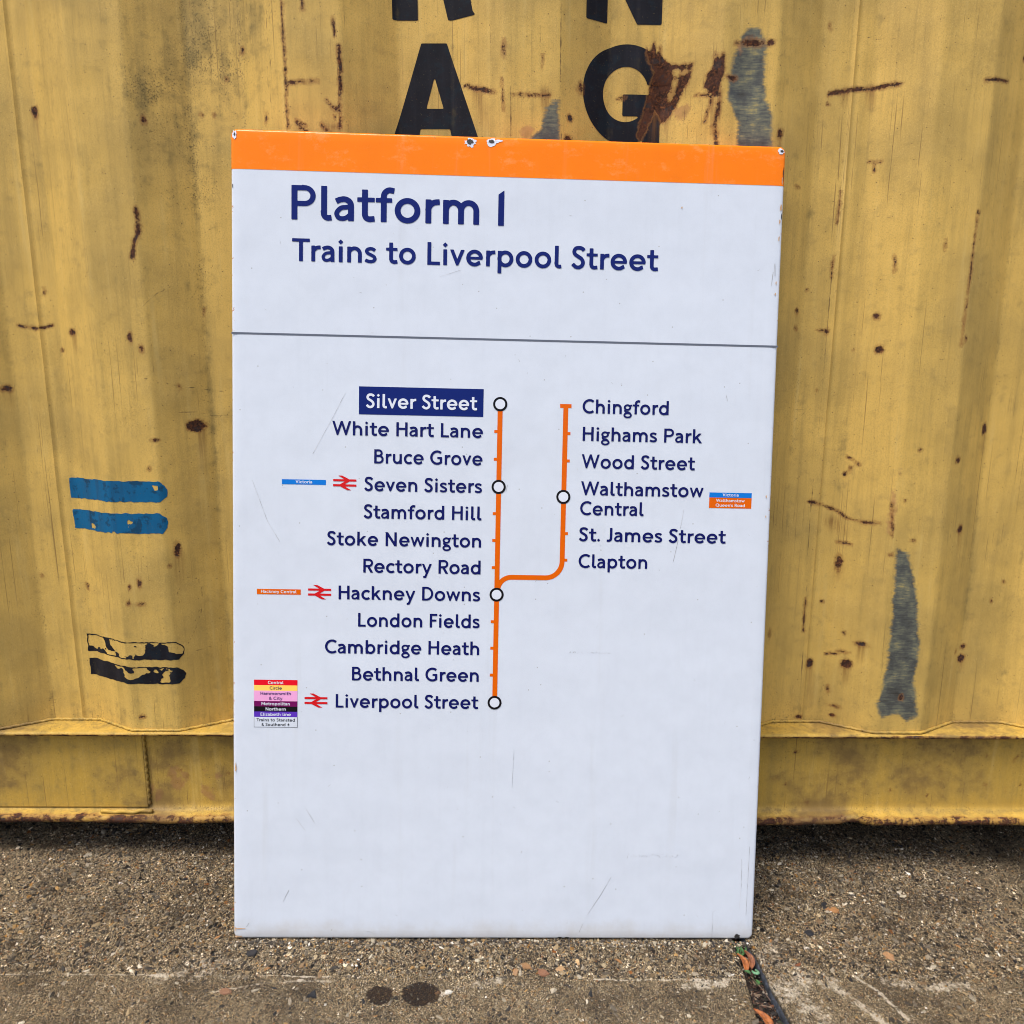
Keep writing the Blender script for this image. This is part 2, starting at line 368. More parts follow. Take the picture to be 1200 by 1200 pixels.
M['leaf_orange'] = leafmat('dead_orange_leaf', (.05, .014, .006), (.26, .075, .014), (.42, .15, .035))
M['leaf_brown'] = leafmat('dead_brown_leaf', (.05, .018, .01), (.17, .055, .02), (.35, .15, .06))
M['leaf_green'] = leafmat('fresh_green_leaf', (.012, .04, .010), (.03, .095, .02), (.075, .19, .045))
M['leaf_sage'] = leafmat('grey_green_leaf', (.05, .13, .06), (.12, .27, .14), (.20, .36, .20))
M['twig'] = leafmat('dry_twig', (.05, .03, .02), (.14, .09, .06), (.25, .18, .12))
# ---------------------------------------------------------------- shipping container
PX0, PITCHX, DEP = -.0145, .317, .041
def corr0(x):
    u = np.mod(x-PX0, PITCHX)
    return np.interp(u, [0, .082, .1585, .2405, .317], [0, 0, DEP, DEP, 0])
def corr(x):
    return sum(corr0(x+o) for o in np.linspace(-.0036, .0036, 7))/7.
SEAMS = [-2.024, -.756, .512, 1.78]
def wall_y(x, z):
    y = corr(x) + .0035*fbm(x, z, 4.5, 3) + .0016*fbm(x+3, z, 16, 2)
    for s in SEAMS: y = y - .0022*np.exp(-((x-s)/.0028)**2) + .0012*np.exp(-((x-s-.006)/.003)**2)
    # ridge edge knocked in at the big rust wound, dent beside it
    y = y + .006*np.exp(-(((x-.232)/.03)**2 + ((z-1.26)/.045)**2)) + .005*np.exp(-(((x-.345)/.025)**2+((z-1.29)/.07)**2))
    return y
RUST_E= [(-0.4057, 1.3311, 0.0029, 0.0034), (-0.3218, 1.2729, 0.0062, 0.0023), (-0.3081, 1.274, 0.0037, 0.0023), (-0.2931, 1.2752, 0.005, 0.0023), (-0.3694, 1.2319, 0.0023, 0.0058), (-0.5475, 1.2258, 0.0015, 0.0036), (-0.4729, 1.2416, 0.0019, 0.0018), (-0.3029, 1.3783, 0.0024, 0.0055), (-0.0145, 1.3191, 0.0025, 0.0079), (0.0806, 1.1997, 0.0053, 0.0047), (0.0991, 1.2731, 0.004, 0.0069), (0.0841, 1.2285, 0.0026, 0.0035), (0.1634, 1.2673, 0.0039, 0.0024), (0.0425, 1.3023, 0.0012, 0.0034), (0.3955, 1.2062, 0.0046, 0.007), (0.3964, 1.1969, 0.0015, 0.007), (0.4716, 1.3677, 0.0019, 0.0035), (0.4766, 1.2599, 0.0019, 0.0018), (0.4336, 1.1385, 0.0024, 0.0018), (-0.5932, 0.9094, 0.0033, 0.0052), (-0.5774, 0.8939, 0.0033, 0.0039), (-0.5308, 0.8362, 0.002, 0.004), (-0.5126, 0.772, 0.0135, 0.0096), (-0.5685, 0.7509, 0.0038, 0.002), (-0.5807, 0.7044, 0.002, 0.0028), (-0.5502, 0.5719, 0.0045, 0.01), (-0.6142, 0.5146, 0.0021, 0.0058), (-0.6147, 0.4779, 0.005, 0.0029), (-0.6297, 0.2789, 0.0044, 0.0031), (-0.5622, 0.5446, 0.0017, 0.0022), (-0.6357, 0.4808, 0.0028, 0.0029), (-0.6303, 0.5087, 0.0014, 0.0022), (0.5723, 0.9468, 0.0032, 0.0039), (0.5793, 0.8969, 0.0054, 0.0066), (0.5559, 0.7051, 0.0023, 0.0028), (0.5497, 0.6961, 0.0023, 0.0028), (0.5521, 0.5453, 0.0046, 0.0118), (0.5309, 0.4746, 0.0022, 0.0023), (0.5191, 0.3632, 0.0059, 0.0079), (0.5738, 0.3686, 0.0082, 0.0076), (0.5921, 0.4079, 0.0069, 0.0045), (0.5521, 0.3165, 0.0018, 0.0047), (0.5638, 0.2876, 0.006, 0.0023), (0.5613, 0.2709, 0.0036, 0.0031), (0.5059, 0.2627, 0.0045, 0.0032), (0.5675, 0.3905, 0.0047, 0.0023), (0.5028, 0.9252, 0.0034, 0.004), (0.4918, 0.9265, 0.0027, 0.0013), (0.5676, 0.4228, 0.0014, 0.0018), (0.6196, 0.5679, 0.0037, 0.0029), (0.4508, 0.9537, 0.0025, 0.0033), (0.4498, 0.9287, 0.0017, 0.0026), (0.4419, 0.4213, 0.0018, 0.0047), (0.3713, 1.3281, 0.0049, 0.0045), (0.3442, 1.328, 0.0185, 0.0045), (0.3186, 1.2816, 0.0062, 0.0034), (0.5885, 1.0241, 0.0021, 0.0063), (0.5468, 0.896, 0.0011, 0.0013), (0.4938, 0.8322, 0.0014, 0.0014), (0.4652, 0.9882, 0.0014, 0.0013)]
RUST_L= [([(-0.2743, 1.2489), (-0.2671, 1.2432), (-0.2598, 1.2374)], 0.0044), ([(-0.3195, 1.221), (-0.3136, 1.2129), (-0.3051, 1.2071)], 0.0037), ([(-0.2833, 1.2165), (-0.2773, 1.2095), (-0.2662, 1.2049)], 0.003), ([(-0.3133, 1.2187), (-0.306, 1.2153)], 0.0019), ([(-0.3336, 1.382), (-0.3321, 1.3149), (-0.3321, 1.2695), (-0.3327, 1.2119)], 0.0028), ([(-0.2597, 1.3597), (-0.2583, 1.3352)], 0.0019), ([(-0.2527, 1.3217), (-0.2514, 1.2924), (-0.2525, 1.2639)], 0.005), ([(-0.254, 1.2582), (-0.2546, 1.2119)], 0.0025), ([(-0.5666, 1.0993), (-0.5658, 1.0824), (-0.5658, 1.0677), (-0.5738, 1.0492), (-0.5783, 1.0282)], 0.0056), ([(-0.0723, 1.2798), (-0.0488, 1.2708), (-0.0271, 1.2623)], 0.0056), ([(0.0005, 1.2578), (0.0517, 1.2568)], 0.0028), ([(0.2702, 1.2644), (0.2904, 1.2597)], 0.0031), ([(0.478, 1.2742), (0.4946, 1.2766), (0.5201, 1.2803), (0.5502, 1.2826), (0.5754, 1.2826)], 0.0056), ([(0.5457, 1.1776), (0.5604, 1.1756)], 0.0025), ([(0.553, 1.1766), (0.554, 1.1642)], 0.0019), ([(0.5523, 0.7232), (0.5605, 0.7195), (0.5678, 0.7116)], 0.0025), ([(0.4956, 0.6481), (0.5203, 0.6424), (0.5424, 0.6337), (0.5607, 0.6211), (0.5802, 0.6175), (0.6025, 0.6186)], 0.0033), ([(0.5485, 0.5803), (0.5671, 0.5783)], 0.0025), ([(0.5442, 0.3808), (0.5596, 0.3841)], 0.0031), ([(0.3001, 1.2625), (0.3021, 1.2426), (0.2977, 1.2202), (0.3013, 1.1903)], 0.005), ([(0.2915, 1.2583), (0.289, 1.2414), (0.2842, 1.2258)], 0.0025), ([(0.5067, 1.1346), (0.504, 1.0883)], 0.0015), ([(0.5041, 1.04), (0.5027, 1.0078)], 0.0014), ([(0.5026, 0.4822), (0.5029, 0.4209)], 0.0013), ([(-0.017, 1.2799), (-0.0144, 1.2359)], 0.0013), ([(0.6142, 0.6523), (0.6196, 0.5964)], 0.0019)]
RUST_P= [[(0.2931, 1.3185), (0.299, 1.3083), (0.3054, 1.3166), (0.3078, 1.2963), (0.3037, 1.2804), (0.3021, 1.2668), (0.2982, 1.256), (0.2914, 1.2618), (0.282, 1.2739), (0.2835, 1.2885), (0.2909, 1.2963)], [(0.1981, 1.3415), (0.2049, 1.3298), (0.2095, 1.3438), (0.2153, 1.3275), (0.2199, 1.3392), (0.2231, 1.3229), (0.2353, 1.3141), (0.2332, 1.3075), (0.2161, 1.3065), (0.2029, 1.3158)], [(0.1982, 1.338), (0.209, 1.3229), (0.2365, 1.3115), (0.2639, 1.3073), (0.2644, 1.2957), (0.2593, 1.2815), (0.252, 1.2665), (0.2457, 1.2522), (0.2381, 1.2416), (0.2267, 1.2339), (0.2156, 1.252), (0.2037, 1.2255), (0.1952, 1.2061), (0.1898, 1.2134), (0.1965, 1.2435), (0.2045, 1.2734), (0.2111, 1.3029)]]
HOLES= [(0.2438, 1.2996, 0.0058, 0.0059), (0.2552, 1.2986, 0.0046, 0.0047), (0.2421, 1.2847, 0.0035, 0.0083), (0.237, 1.2691, 0.0035, 0.0095), (0.2193, 1.2256, 0.0039, 0.0145)]
GREY_P= [[(0.3275, 1.3391), (0.3414, 1.3525), (0.3578, 1.347), (0.3675, 1.3303), (0.3662, 1.2942), (0.3714, 1.2543), (0.3788, 1.237), (0.3837, 1.1834), (0.3319, 1.1832), (0.3297, 1.2195), (0.3125, 1.2576), (0.3112, 1.2804), (0.3184, 1.3054), (0.3224, 1.3223)], [(0.6266, 0.5822), (0.6296, 0.4953), (0.6312, 0.4061), (0.627, 0.3452), (0.6196, 0.3019), (0.632, 0.2786), (0.6589, 0.2865), (0.6747, 0.274), (0.6938, 0.2866), (0.6818, 0.3454), (0.6839, 0.4213), (0.6675, 0.5101), (0.6503, 0.568)], [(0.0235, 1.187), (0.0259, 1.2011), (0.0409, 1.2128), (0.0481, 1.2418), (0.063, 1.2557), (0.0693, 1.2503), (0.0703, 1.1875)]]
PINK= [(0.3271, 1.3257, 0.0062, 0.009), (0.3476, 1.3336, 0.0197, 0.0045), (0.3211, 1.2816, 0.0087, 0.0046), (0.254, 1.2449, 0.0138, 0.0119), (0.6163, 0.6525, 0.0046, 0.0486), (0.2259, 1.2556, 0.0099, 0.0096), (0.0209, 1.2069, 0.0113, 0.0105)]
DIRT= [(-0.544, 1.2614, 0.0284, 0.0305), (-0.4671, 1.3534, 0.0382, 0.0693), (-0.3775, 1.3754, 0.0376, 0.0444), (-0.5029, 1.1852, 0.0213, 0.0735), (-0.4337, 1.2834, 0.0155, 0.071), (-0.6006, 0.7858, 0.0121, 0.0402), (-0.471, 1.1255, 0.0185, 0.0748), (-0.5101, 1.3144, 0.0104, 0.047), (-0.5413, 1.1556, 0.031, 0.0486), (-0.4972, 0.8387, 0.0283, 0.1631)]
STREAK= [([(-0.5063, 0.7634), (-0.5098, 0.6866)], 0.0088), ([(-0.5495, 0.5646), (-0.5501, 0.5034)], 0.01), ([(0.5195, 0.3585), (0.5242, 0.2789)], 0.01), ([(0.5728, 0.3653), (0.575, 0.3346)], 0.01), ([(0.5527, 0.5364), (0.5542, 0.5143)], 0.01), ([(0.5394, 1.2803), (0.5444, 1.2503)], 0.0125), ([(0.5011, 1.2766), (0.5028, 1.2564)], 0.01), ([(0.2251, 1.2436), (0.2269, 1.1952)], 0.0275), ([(0.298, 1.2606), (0.2963, 1.2028)], 0.015), ([(0.5369, 0.6133), (0.5509, 0.5953)], 0.0175), ([(-0.0527, 1.268), (-0.0336, 1.192)], 0.0125), ([(0.048, 1.2568), (0.0614, 1.1895)], 0.0175), ([(0.5923, 0.4049), (0.5931, 0.3775)], 0.0088), ([(0.3213, 1.277), (0.3269, 1.2253)], 0.01), ([(-0.2596, 1.2119), (-0.2785, 1.2118)], 0.01)]
SCRATCH= [([(0.5066, 1.4021), (0.5083, 1.2385), (0.5067, 1.1346)], 0.0013), ([(0.5067, 1.1346), (0.5041, 1.04), (0.5025, 0.9292)], 0.0015), ([(0.5025, 0.9292), (0.5021, 0.745), (0.4998, 0.6307)], 0.0013), ([(0.4984, 0.6481), (0.5026, 0.4822), (0.5086, 0.266)], 0.0014), ([(0.0673, 1.3827), (0.071, 1.1841)], 0.0016), ([(-0.0207, 1.3839), (-0.0195, 1.19)], 0.0013), ([(-0.0521, 1.3912), (-0.0541, 1.2659)], 0.001), ([(-0.0515, 1.2655), (-0.0492, 1.1943)], 0.0009), ([(-0.0332, 1.3534), (-0.0322, 1.2154)], 0.0009), ([(-0.0045, 1.2704), (-0.003, 1.201)], 0.0019), ([(0.0126, 1.3382), (0.0143, 1.2475)], 0.0008), ([(0.0383, 1.3494), (0.0412, 1.1894)], 0.0008), ([(-0.36, 1.3658), (-0.3641, 1.2638)], 0.0009), ([(-0.3533, 1.3755), (-0.3604, 1.2515)], 0.0006), ([(-0.2486, 1.2698), (-0.2475, 1.2064)], 0.001), ([(-0.2423, 1.2595), (-0.2429, 1.2072)], 0.0008), ([(-0.2564, 1.3817), (-0.2556, 1.281), (-0.2546, 1.2119)], 0.0011), ([(-0.5692, 0.9555), (-0.5538, 0.9739), (-0.5295, 0.9894)], 0.001), ([(-0.6008, 0.8561), (-0.5682, 0.847), (-0.5363, 0.8363), (-0.4581, 0.8251)], 0.0011), ([(-0.6021, 0.8416), (-0.5725, 0.8444)], 0.0009), ([(-0.6062, 0.7979), (-0.5765, 0.7993), (-0.5634, 0.8033)], 0.0009), ([(-0.5335, 0.7945), (-0.5112, 0.7939), (-0.4885, 0.7878), (-0.4536, 0.7893)], 0.0009), ([(-0.548, 0.5178), (-0.5374, 0.5221), (-0.526, 0.5175), (-0.5215, 0.4959), (-0.5247, 0.462), (-0.5336, 0.4334), (-0.5471, 0.4057)], 0.001), ([(-0.5457, 0.3902), (-0.5144, 0.396)], 0.0009), ([(-0.563, 0.4642), (-0.5622, 0.4759), (-0.5524, 0.5038)], 0.0009), ([(0.4582, 0.8006), (0.4754, 0.8006)], 0.0009), ([(0.455, 0.7786), (0.4891, 0.8034)], 0.0009), ([(0.4626, 1.3376), (0.4964, 1.3307)], 0.0006), ([(0.5107, 1.3563), (0.5452, 1.3489), (0.5655, 1.3458)], 0.0009), ([(-0.6334, 0.5058), (-0.6333, 0.4764)], 0.0008), ([(0.4654, 0.7096), (0.486, 0.7167)], 0.0006), ([(0.5801, 0.4283), (0.6203, 0.4301)], 0.0008), ([(0.5589, 1.0981), (0.58, 1.0935)], 0.0011)]
_r2 = random.Random(3)
for k in range(90):                              # strays beyond the edges of what is catalogued
    sx = _r2.choice([_r2.uniform(-1.1, -.66), _r2.uniform(.62, 1.1), _r2.uniform(-.5, -.25)]); sz = _r2.uniform(.27, 1.6)
    q = _r2.choice([.0015, .002, .002, .003, .005]) if abs(sx) > .55 else .0014
    RUST_E.append((sx, sz, q*_r2.uniform(.6, 1.5), q*_r2.uniform(.8, 1.8)))
    if q > .004: STREAK.append(([(sx, sz), (sx+.002, sz-_r2.uniform(.02, .06))], .008))
RUST_L += [([(-.79, .93), (-.76, .925), (-.735, .93)], .003), ([(.69, 1.28), (.73, 1.283)], .004), ([(-.81, 1.25), (-.80, 1.17), (-.805, 1.13)], .003), ([(.696, .9), (.699, 1.1)], .0014)]
def wear(x, z):
    x = x.astype(np.float64); z = z.astype(np.float64)
    def near(b, pad, fn, out, comb=np.maximum):
        m = (x > b[0]-pad) & (x < b[1]+pad) & (z > b[2]-pad) & (z < b[3]+pad)
        if m.any(): out[m] = comb(out[m], fn(x[m], z[m]))
    FAR = -.02
    A = {k: np.full(x.shape, FAR) for k in ('rust', 'grey', 'primer', 'scratch')}
    for e in RUST_E: near((e[0]-e[2], e[0]+e[2], e[1]-e[3], e[1]+e[3]), .01, lambda a, b: sd_ell(a, b, e), A['rust'])
    for e in PINK: near((e[0]-e[2], e[0]+e[2], e[1]-e[3], e[1]+e[3]), .01, lambda a, b: sd_ell(a, b, e), A['primer'])
    def bb(p): p = np.array(p); return (p[:, 0].min(), p[:, 0].max(), p[:, 1].min(), p[:, 1].max())
    for p, w in RUST_L: near(bb(p), .012, lambda a, b: sd_line(a, b, p, w), A['rust'])
    for p, w in SCRATCH: near(bb(p), .012, lambda a, b: sd_line(a, b, p, w), A['scratch'])
    for p in RUST_P: near(bb(p), .015, lambda a, b: sd_poly(a, b, p), A['rust'])
    for p in GREY_P: near(bb(p), .015, lambda a, b: sd_poly(a, b, p), A['grey'])
    for e in HOLES: near((e[0]-e[2], e[0]+e[2], e[1]-e[3], e[1]+e[3]), .01, lambda a, b: -sd_ell(a, b, e), A['rust'], np.minimum)
    A = {k: np.clip(a, FAR, .02)*100 for k, a in A.items()}
    st = np.zeros(x.shape)
    for p, w in STREAK:
        z1, z0 = p[0][1], p[-1][1]
        near(bb(p), .02, lambda a, b: np.exp(-(np.minimum(0, sd_line(a, b, p, w*.4))/(w*.45))**2)*np.clip((b-z0+.01)/(z1-z0+.012), 0, 1), st)
    A['streak'] = st
    d = np.zeros(x.shape)
    for cx, cz, rx, rz in DIRT: d = np.maximum(d, .56*np.exp(-(((x-cx)/rx)**2+((z-cz)/rz)**2)))
    d = d*(.62+1.3*fbm(x, z, 9, 4)) + np.clip(.35*np.exp(-(z-.255)/.05), 0, .35) + .30*np.exp(-((x+.47)/.14)**2)*np.clip((z-.9)/.4, 0, 1)
    # extra dark lines along the folds between flats and slopes
    u = np.mod(x-PX0, PITCHX)
    d = d + .34*np.exp(-((u-.1585)/.006)**2) + .28*np.exp(-((u-.2405)/.006)**2) + .16*np.exp(-((u-.082)/.004)**2)
    A['dirt_shade'] = np.clip(d + .35*fbm(x, z, 7, 4), 0, 1.2)
    return A
container = empty('shipping_container', (0, 0, 0))
tag(container, 'yellow corrugated steel shipping container, rusty and scraped, standing behind the leaning sign', 'shipping container')
edges = [-2.9] + SEAMS + [3.05]
for k in range(5):
    a, b = edges[k], edges[k+1]
    parts = []
    for lo, hi, s in ((-2.9, -1.0, .012), (-1.0, .95, .003), (.95, 3.05, .012)):
        l, h = max(a, lo), min(b, hi)
        if h-l > 1e-6: parts.append((l, h, s))
    xs = axis(parts); zs = axis([(.2545, 1.52, .003 if 1 <= k <= 3 else .012), (1.52, 2.44, .03)])
    X, Z = np.meshgrid(xs, zs, indexing='ij')
    V = np.stack([X, wall_y(X, Z), Z], -1).reshape(-1, 3)
    fast_mesh('wall_panel', V, grid_faces(len(xs), len(zs)), M['wall'], container, attrs={q: w for q, w in wear(X, Z).items()})

# stencilled letters laid over the corrugations
def on_wall(name, field, x0, x1, z0, z1, mat, step=.0018, lift=.0004, label=None):
    xs = np.arange(x0, x1+step, step); zs = np.arange(z0, z1+step, step)
    X, Z = np.meshgrid(xs, zs, indexing='ij')
    V, F = cells(field(X, Z), xs, zs, merge=False)
    V = np.array(V); W = wear(V[:, 0], V[:, 1])
    P = np.stack([V[:, 0], wall_y(V[:, 0], V[:, 1])-lift, V[:, 1]], -1)
    o = mesh(name, P, F, mat, container, smooth=True)
    for key, a in W.items():
        at = o.data.attributes.new(key, 'FLOAT', 'POINT'); at.data.foreach_set('value', a.astype(np.float32))
    if label: o['label'] = label
    return o
def flt_A(x, z):
    c, b, t = -.1188, 1.2040, 1.3417
    o = sd_poly(x, z, [(-.1842, b), (-.1379, t), (-.0997, t), (-.0522, b)])
    hole = sd_poly(x, z, [(c-.0131, 1.2516), (c, 1.2954), (c+.0131, 1.2516)]); gap = sd_poly(x, z, [(c-.0285, b-.01), (c-.0225, 1.2231), (c+.0225, 1.2231), (c+.0285, b-.01)])
    return np.minimum(o, -np.maximum(hole, gap))
def flt_G(x, z):
    cx, cz = .1700, 1.2722
    ring = np.minimum((1-np.hypot((x-cx)/.0668, (z-cz)/.0692))*.067, (np.hypot((x-cx)/.0350, (z-cz)/.0385)-1)*.036)
    cut = sd_poly(x, z, [(cx+.012, 1.2405), (cx+.012, 1.2860), (.30, 1.2860), (.30, 1.2405)])
    ring = np.minimum(ring, -cut)
    bar = np.maximum(sd_poly(x, z, [(.1655, 1.2420), (.1655, 1.2725), (.2235, 1.2725), (.2235, 1.2420)]), sd_poly(x, z, [(.197, 1.2035), (.197, 1.2725), (.2235, 1.2725), (.2235, 1.2035)]))
    return np.maximum(ring, bar)
def flt_R(x, z):
    b, t = 1.3724, 1.5095
    f = sd_poly(x, z, [(-.1797, b), (-.1797, t), (-.1422, t), (-.1422, b)])
    bowl = np.minimum(sd_poly(x, z, [(-.16, 1.431), (-.16, t), (-.103, t), (-.083, t-.006), (-.068, 1.492), (-.063, 1.472), (-.068, 1.450), (-.083, 1.437), (-.103, 1.431)]),
                      -sd_poly(x, z, [(-.1425, 1.457), (-.1425, 1.484), (-.110, 1.484), (-.100, 1.478), (-.098, 1.4705), (-.100, 1.463), (-.110, 1.457)]))
    leg = sd_poly(x, z, [(-.128, 1.445), (-.104, 1.400), (-.0975, b+.001), (-.0945, b), (-.0560, b), (-.0600, b+.006), (-.0650, 1.405), (-.077, 1.445)])
    return np.maximum(np.maximum(f, bowl), leg)
def flt_N(x, z):
    b, t = 1.3680, 1.5050
    return np.maximum(np.maximum(sd_poly(x, z, [(.1062, b), (.1062, t), (.1390, t), (.1390, b)]), sd_poly(x, z, [(.188, b), (.188, t), (.2205, t), (.2205, b)])),
                      sd_poly(x, z, [(.1062, t), (.1440, t), (.2205, b), (.1840, b)]))
on_wall('painted_letter', flt_A, -.190, -.046, 1.200, 1.345, M['black'], label='black painted letter A')
on_wall('painted_letter', flt_G, .100, .242, 1.199, 1.345, M['black'], label='black painted letter G with rust over its right side')
on_wall('painted_letter', flt_R, -.184, -.050, 1.368, 1.513, M['black'], label='black painted letter R')
on_wall('painted_letter', flt_N, .102, .226, 1.364, 1.509, M['black'], label='black painted letter N')
def bar(x0, x1, z0, z1, er, seed, tilt=0.0):
    def f(x, z):
        zz = z - tilt*(x-x1)
        poly = [(x0, z0), (x0, z1), (x1-.012, z1), (x1-.003, z1-.007), (x1, z1-.014), (x1-.002, z0+.009), (x1-.010, z0)]
        s = sd_poly(x, zz, poly); s = s + .0035*fbm(x+seed, z, 120, 3)
        if er == 'blue':
            return np.minimum(s, .35*(fbm(x+seed, z+4, 40, 4)+.30)*.02)
        rim = .0009 - np.abs(s-.0010); fl = (fbm(x+seed, z*1.2, 48, 4) - (.02 if er == 'worn' else -.07) + .10*np.clip((z0+.012-zz)/.01, -.6, .6))*.03
        return np.maximum(np.minimum(s, fl), np.where(fbm(x-seed, z, 60, 2) > -.22, rim, -.001))
    return f
on_wall('painted_stripe', bar(-.735, -.557, .6515, .6850, 'blue', 1), -.74, -.55, .645, .692, M['blue'], .0016, label='dark blue painted stripe, upper of two')
on_wall('painted_stripe', bar(-.735, -.559, .5990, .6320, 'blue', 5), -.74, -.552, .592, .638, M['blue'], .0016, label='blue painted stripe, lower of two')
on_wall('painted_stripe', bar(-.735, -.551, .3815, .4130, 'worn', 9), -.74, -.545, .375, .419, M['black'], .0014, label='flaking black painted stripe, upper of two')
on_wall('painted_stripe', bar(-.735, -.552, .3385, .3690, 'half', 14), -.74, -.545, .332, .375, M['black'], .0014, label='flaking black painted stripe, lower of two')

# bottom side rail: channel with lipped flanges
def rail(x0, x1, dense):
    xs = axis([(x0, x1, .006 if dense else .05)])
    prof = [(.060, .2530), (.030, .2530), (-.004, .2528), (-.0075, .2518), (-.0082, .2488), (-.0070, .2466), (.000, .2455), (.012, .2450), (.0160, .2430), (.0175, .2380), (.0175, .1400), (.0170, .1050), (.0150, .0990), (.0090, .0960), (-.001, .0945), (-.0055, .0930), (-.0070, .0890), (-.0065, .0845), (-.003, .0815), (.006, .0808), (.060, .0808)]
    # refine the profile
    q = []
    for (a, b), (c, d) in zip(prof[:-1], prof[1:]):
        m = max(1, int(math.hypot(c-a, d-b)/.006))
        q += [(a+(c-a)*i/m, b+(d-b)*i/m) for i in range(m)]
    q.append(prof[-1]); q = np.array(q)
    X = np.repeat(xs[:, None], len(q), 1); Y = np.repeat(q[None, :, 0], len(xs), 0).copy(); Z = np.repeat(q[None, :, 1], len(xs), 0).copy()
    up = (Z > .243); lo = (Z < .097)
    Z += np.where(up, .0022*fbm(X, X*0, 7, 4), 0)*np.clip((.03-Y)/.03, 0, 1)
    wob = .0050*fbm(X+7, X*0, 5, 3) + .0028*fbm(X+2, X*0, 30, 2) + .006*np.exp(-((X-.597)/.022)**2) - .002*np.exp(-((X-.45)/.08)**2)
    Z += np.where(lo, wob, 0)*np.clip((.02-Y)/.02, 0, 1); Y += np.where(lo, .0025*fbm(X, X*0+4, 12, 3), 0)
    Y += .0016*fbm(X, Z, 14, 3)
    V = np.stack([X, Y, Z], -1).reshape(-1, 3)
    rust = np.full(X.shape, -.6)
    lip_u = (Y < -.002) & (Z > .243) & (Z < .2515); lip_l = (Y < .001) & (Z < .0925)
    rust = np.where(lip_u, .02+.42*fbm(X, Z, 30, 3), rust); rust = np.where(lip_l, .10+.5*fbm(X+5, Z, 22, 3), rust)
    rust = np.where((Z < .0975) & (Z > .0925) & (Y < .004), -.02+.7*fbm(X+9, Z, 60, 3), rust)
    rr = random.Random(5)
    for _ in range(60):
        cx, cz, s = rr.uniform(-1, 1), rr.uniform(.10, .235), rr.choice([.0012, .0018, .0025])
        rust = np.maximum(rust, np.clip(s-np.hypot(X-cx, Z-cz), -.006, 1)*100)
    for cx, cz, s in ((-.53, .168, .009), (-.51, .166, .006), (-.535, .150, .010), (-.61, .165, .013), (-.60, .145, .012), (-.575, .16, .009), (-.485, .162, .008), (-.505, .128, .012), (-.63, .13, .012)):
        pass
    prim = np.full(X.shape, -2.)
    for cx, cz, s in ((-.540, .168, .007), (-.595, .163, .011), (-.590, .147, .013), (-.575, .158, .009), (-.515, .161, .007), (-.535, .130, .012), (-.66, .15, .018), (-.65, .13, .02), (-.625, .12, .01)):
        prim = np.maximum(prim, np.clip(s-np.hypot(X-cx, (Z-cz)*.8), -.02, .02)*100)
    prim = np.where(lip_l & (fbm(X+1, Z, 9, 2) > -.05), .1, prim)
    dirt_shade = np.clip(.10 + .40*np.clip((Z-.19)/.05, 0, 1) + .25*fbm(X, Z, 12, 4) + .5*((Z > .095) & (Z < .1)), 0, 1)  # dirt, plus shade below the top lip painted into the upper web
    z0 = np.zeros(X.shape)
    return V, grid_faces(len(xs), len(q)), {'rust': rust, 'grey': z0-2, 'primer': prim, 'scratch': z0-2, 'streak': z0, 'dirt_shade': dirt_shade}
for a, b, dn in ((-2.9, -1.0, 0), (-1.0, 1.0, 1), (1.0, 3.05, 0)):
    V, F, A = rail(a, b, dn); fast_mesh('bottom_rail', V, F[:, ::-1], M['rail'], container, attrs=A)
def patina(o, dirt_shade=.3, rust=-2):
    n = len(o.data.vertices)
    for key, a in (('rust', rust), ('grey', -2), ('primer', -2), ('scratch', -2), ('streak', 0), ('dirt_shade', dirt_shade)):
        at = o.data.attributes.new(key, 'FLOAT', 'POINT'); at.data.foreach_set('value', np.full(n, a, dtype=np.float32))
    return o
def tube(name, pts, r, mat, parent, seg=8):
    vs, fs = [], []
    P = [Vector(p) for p in pts]; r = r if isinstance(r, (list, tuple)) else [r]*len(P)
    for i, p in enumerate(P):
        t = (P[min(i+1, len(P)-1)]-P[max(i-1, 0)]).normalized(); a = t.orthogonal().normalized() if abs(t.z) < .9 else Vector((1, 0, 0)); a = (Vector((0, 0, 1)) - t*t.z).normalized() if abs(t.z) < .9 else a; b = t.cross(a)
        for k in range(seg):
            an = 2*math.pi*k/seg; vs.append(p + (a*math.cos(an)+b*math.sin(an))*r[i])
    for i in range(len(P)-1):
        for k in range(seg): fs.append((i*seg+k, i*seg+(k+1) % seg, (i+1)*seg+(k+1) % seg, (i+1)*seg+k))
    fs.append(tuple(range(seg))[::-1]); fs.append(tuple(range((len(P)-1)*seg, len(P)*seg)))
    return mesh(name, vs, fs, mat, parent, True)
xs = np.arange(-1.4, 1.4, .004)
patina(tube('weld_bead', [(x, float(corr(np.array([x]))[0]) - .0015 + .0006*math.sin(x*700), .2550+.0005*math.sin(x*430)) for x in xs], .0026, M['rail'], container, 6), .55)
# doubler plate over the fork pocket, to the left, with its weld
pl = patina(box('pocket_plate', (-1.25, .0115, .1015), (-.641, .0165, .2425), M['rail'], container, .0015), .25)
patina(tube('weld_bead', [(-.640+.0012*math.sin(k*1.7), .0150, .238-.0034*k) for k in range(40)], .0032, M['rail'], container, 6), .7)
patina(tube('weld_bead', [(-.72+.0045*k, .004-.0012*math.sin(k*.16), .0985+.0009*math.sin(k*.9)+(.0016 if k > 14 else 0)) for k in range(21)], .0034, M['rail'], container, 6), .3)
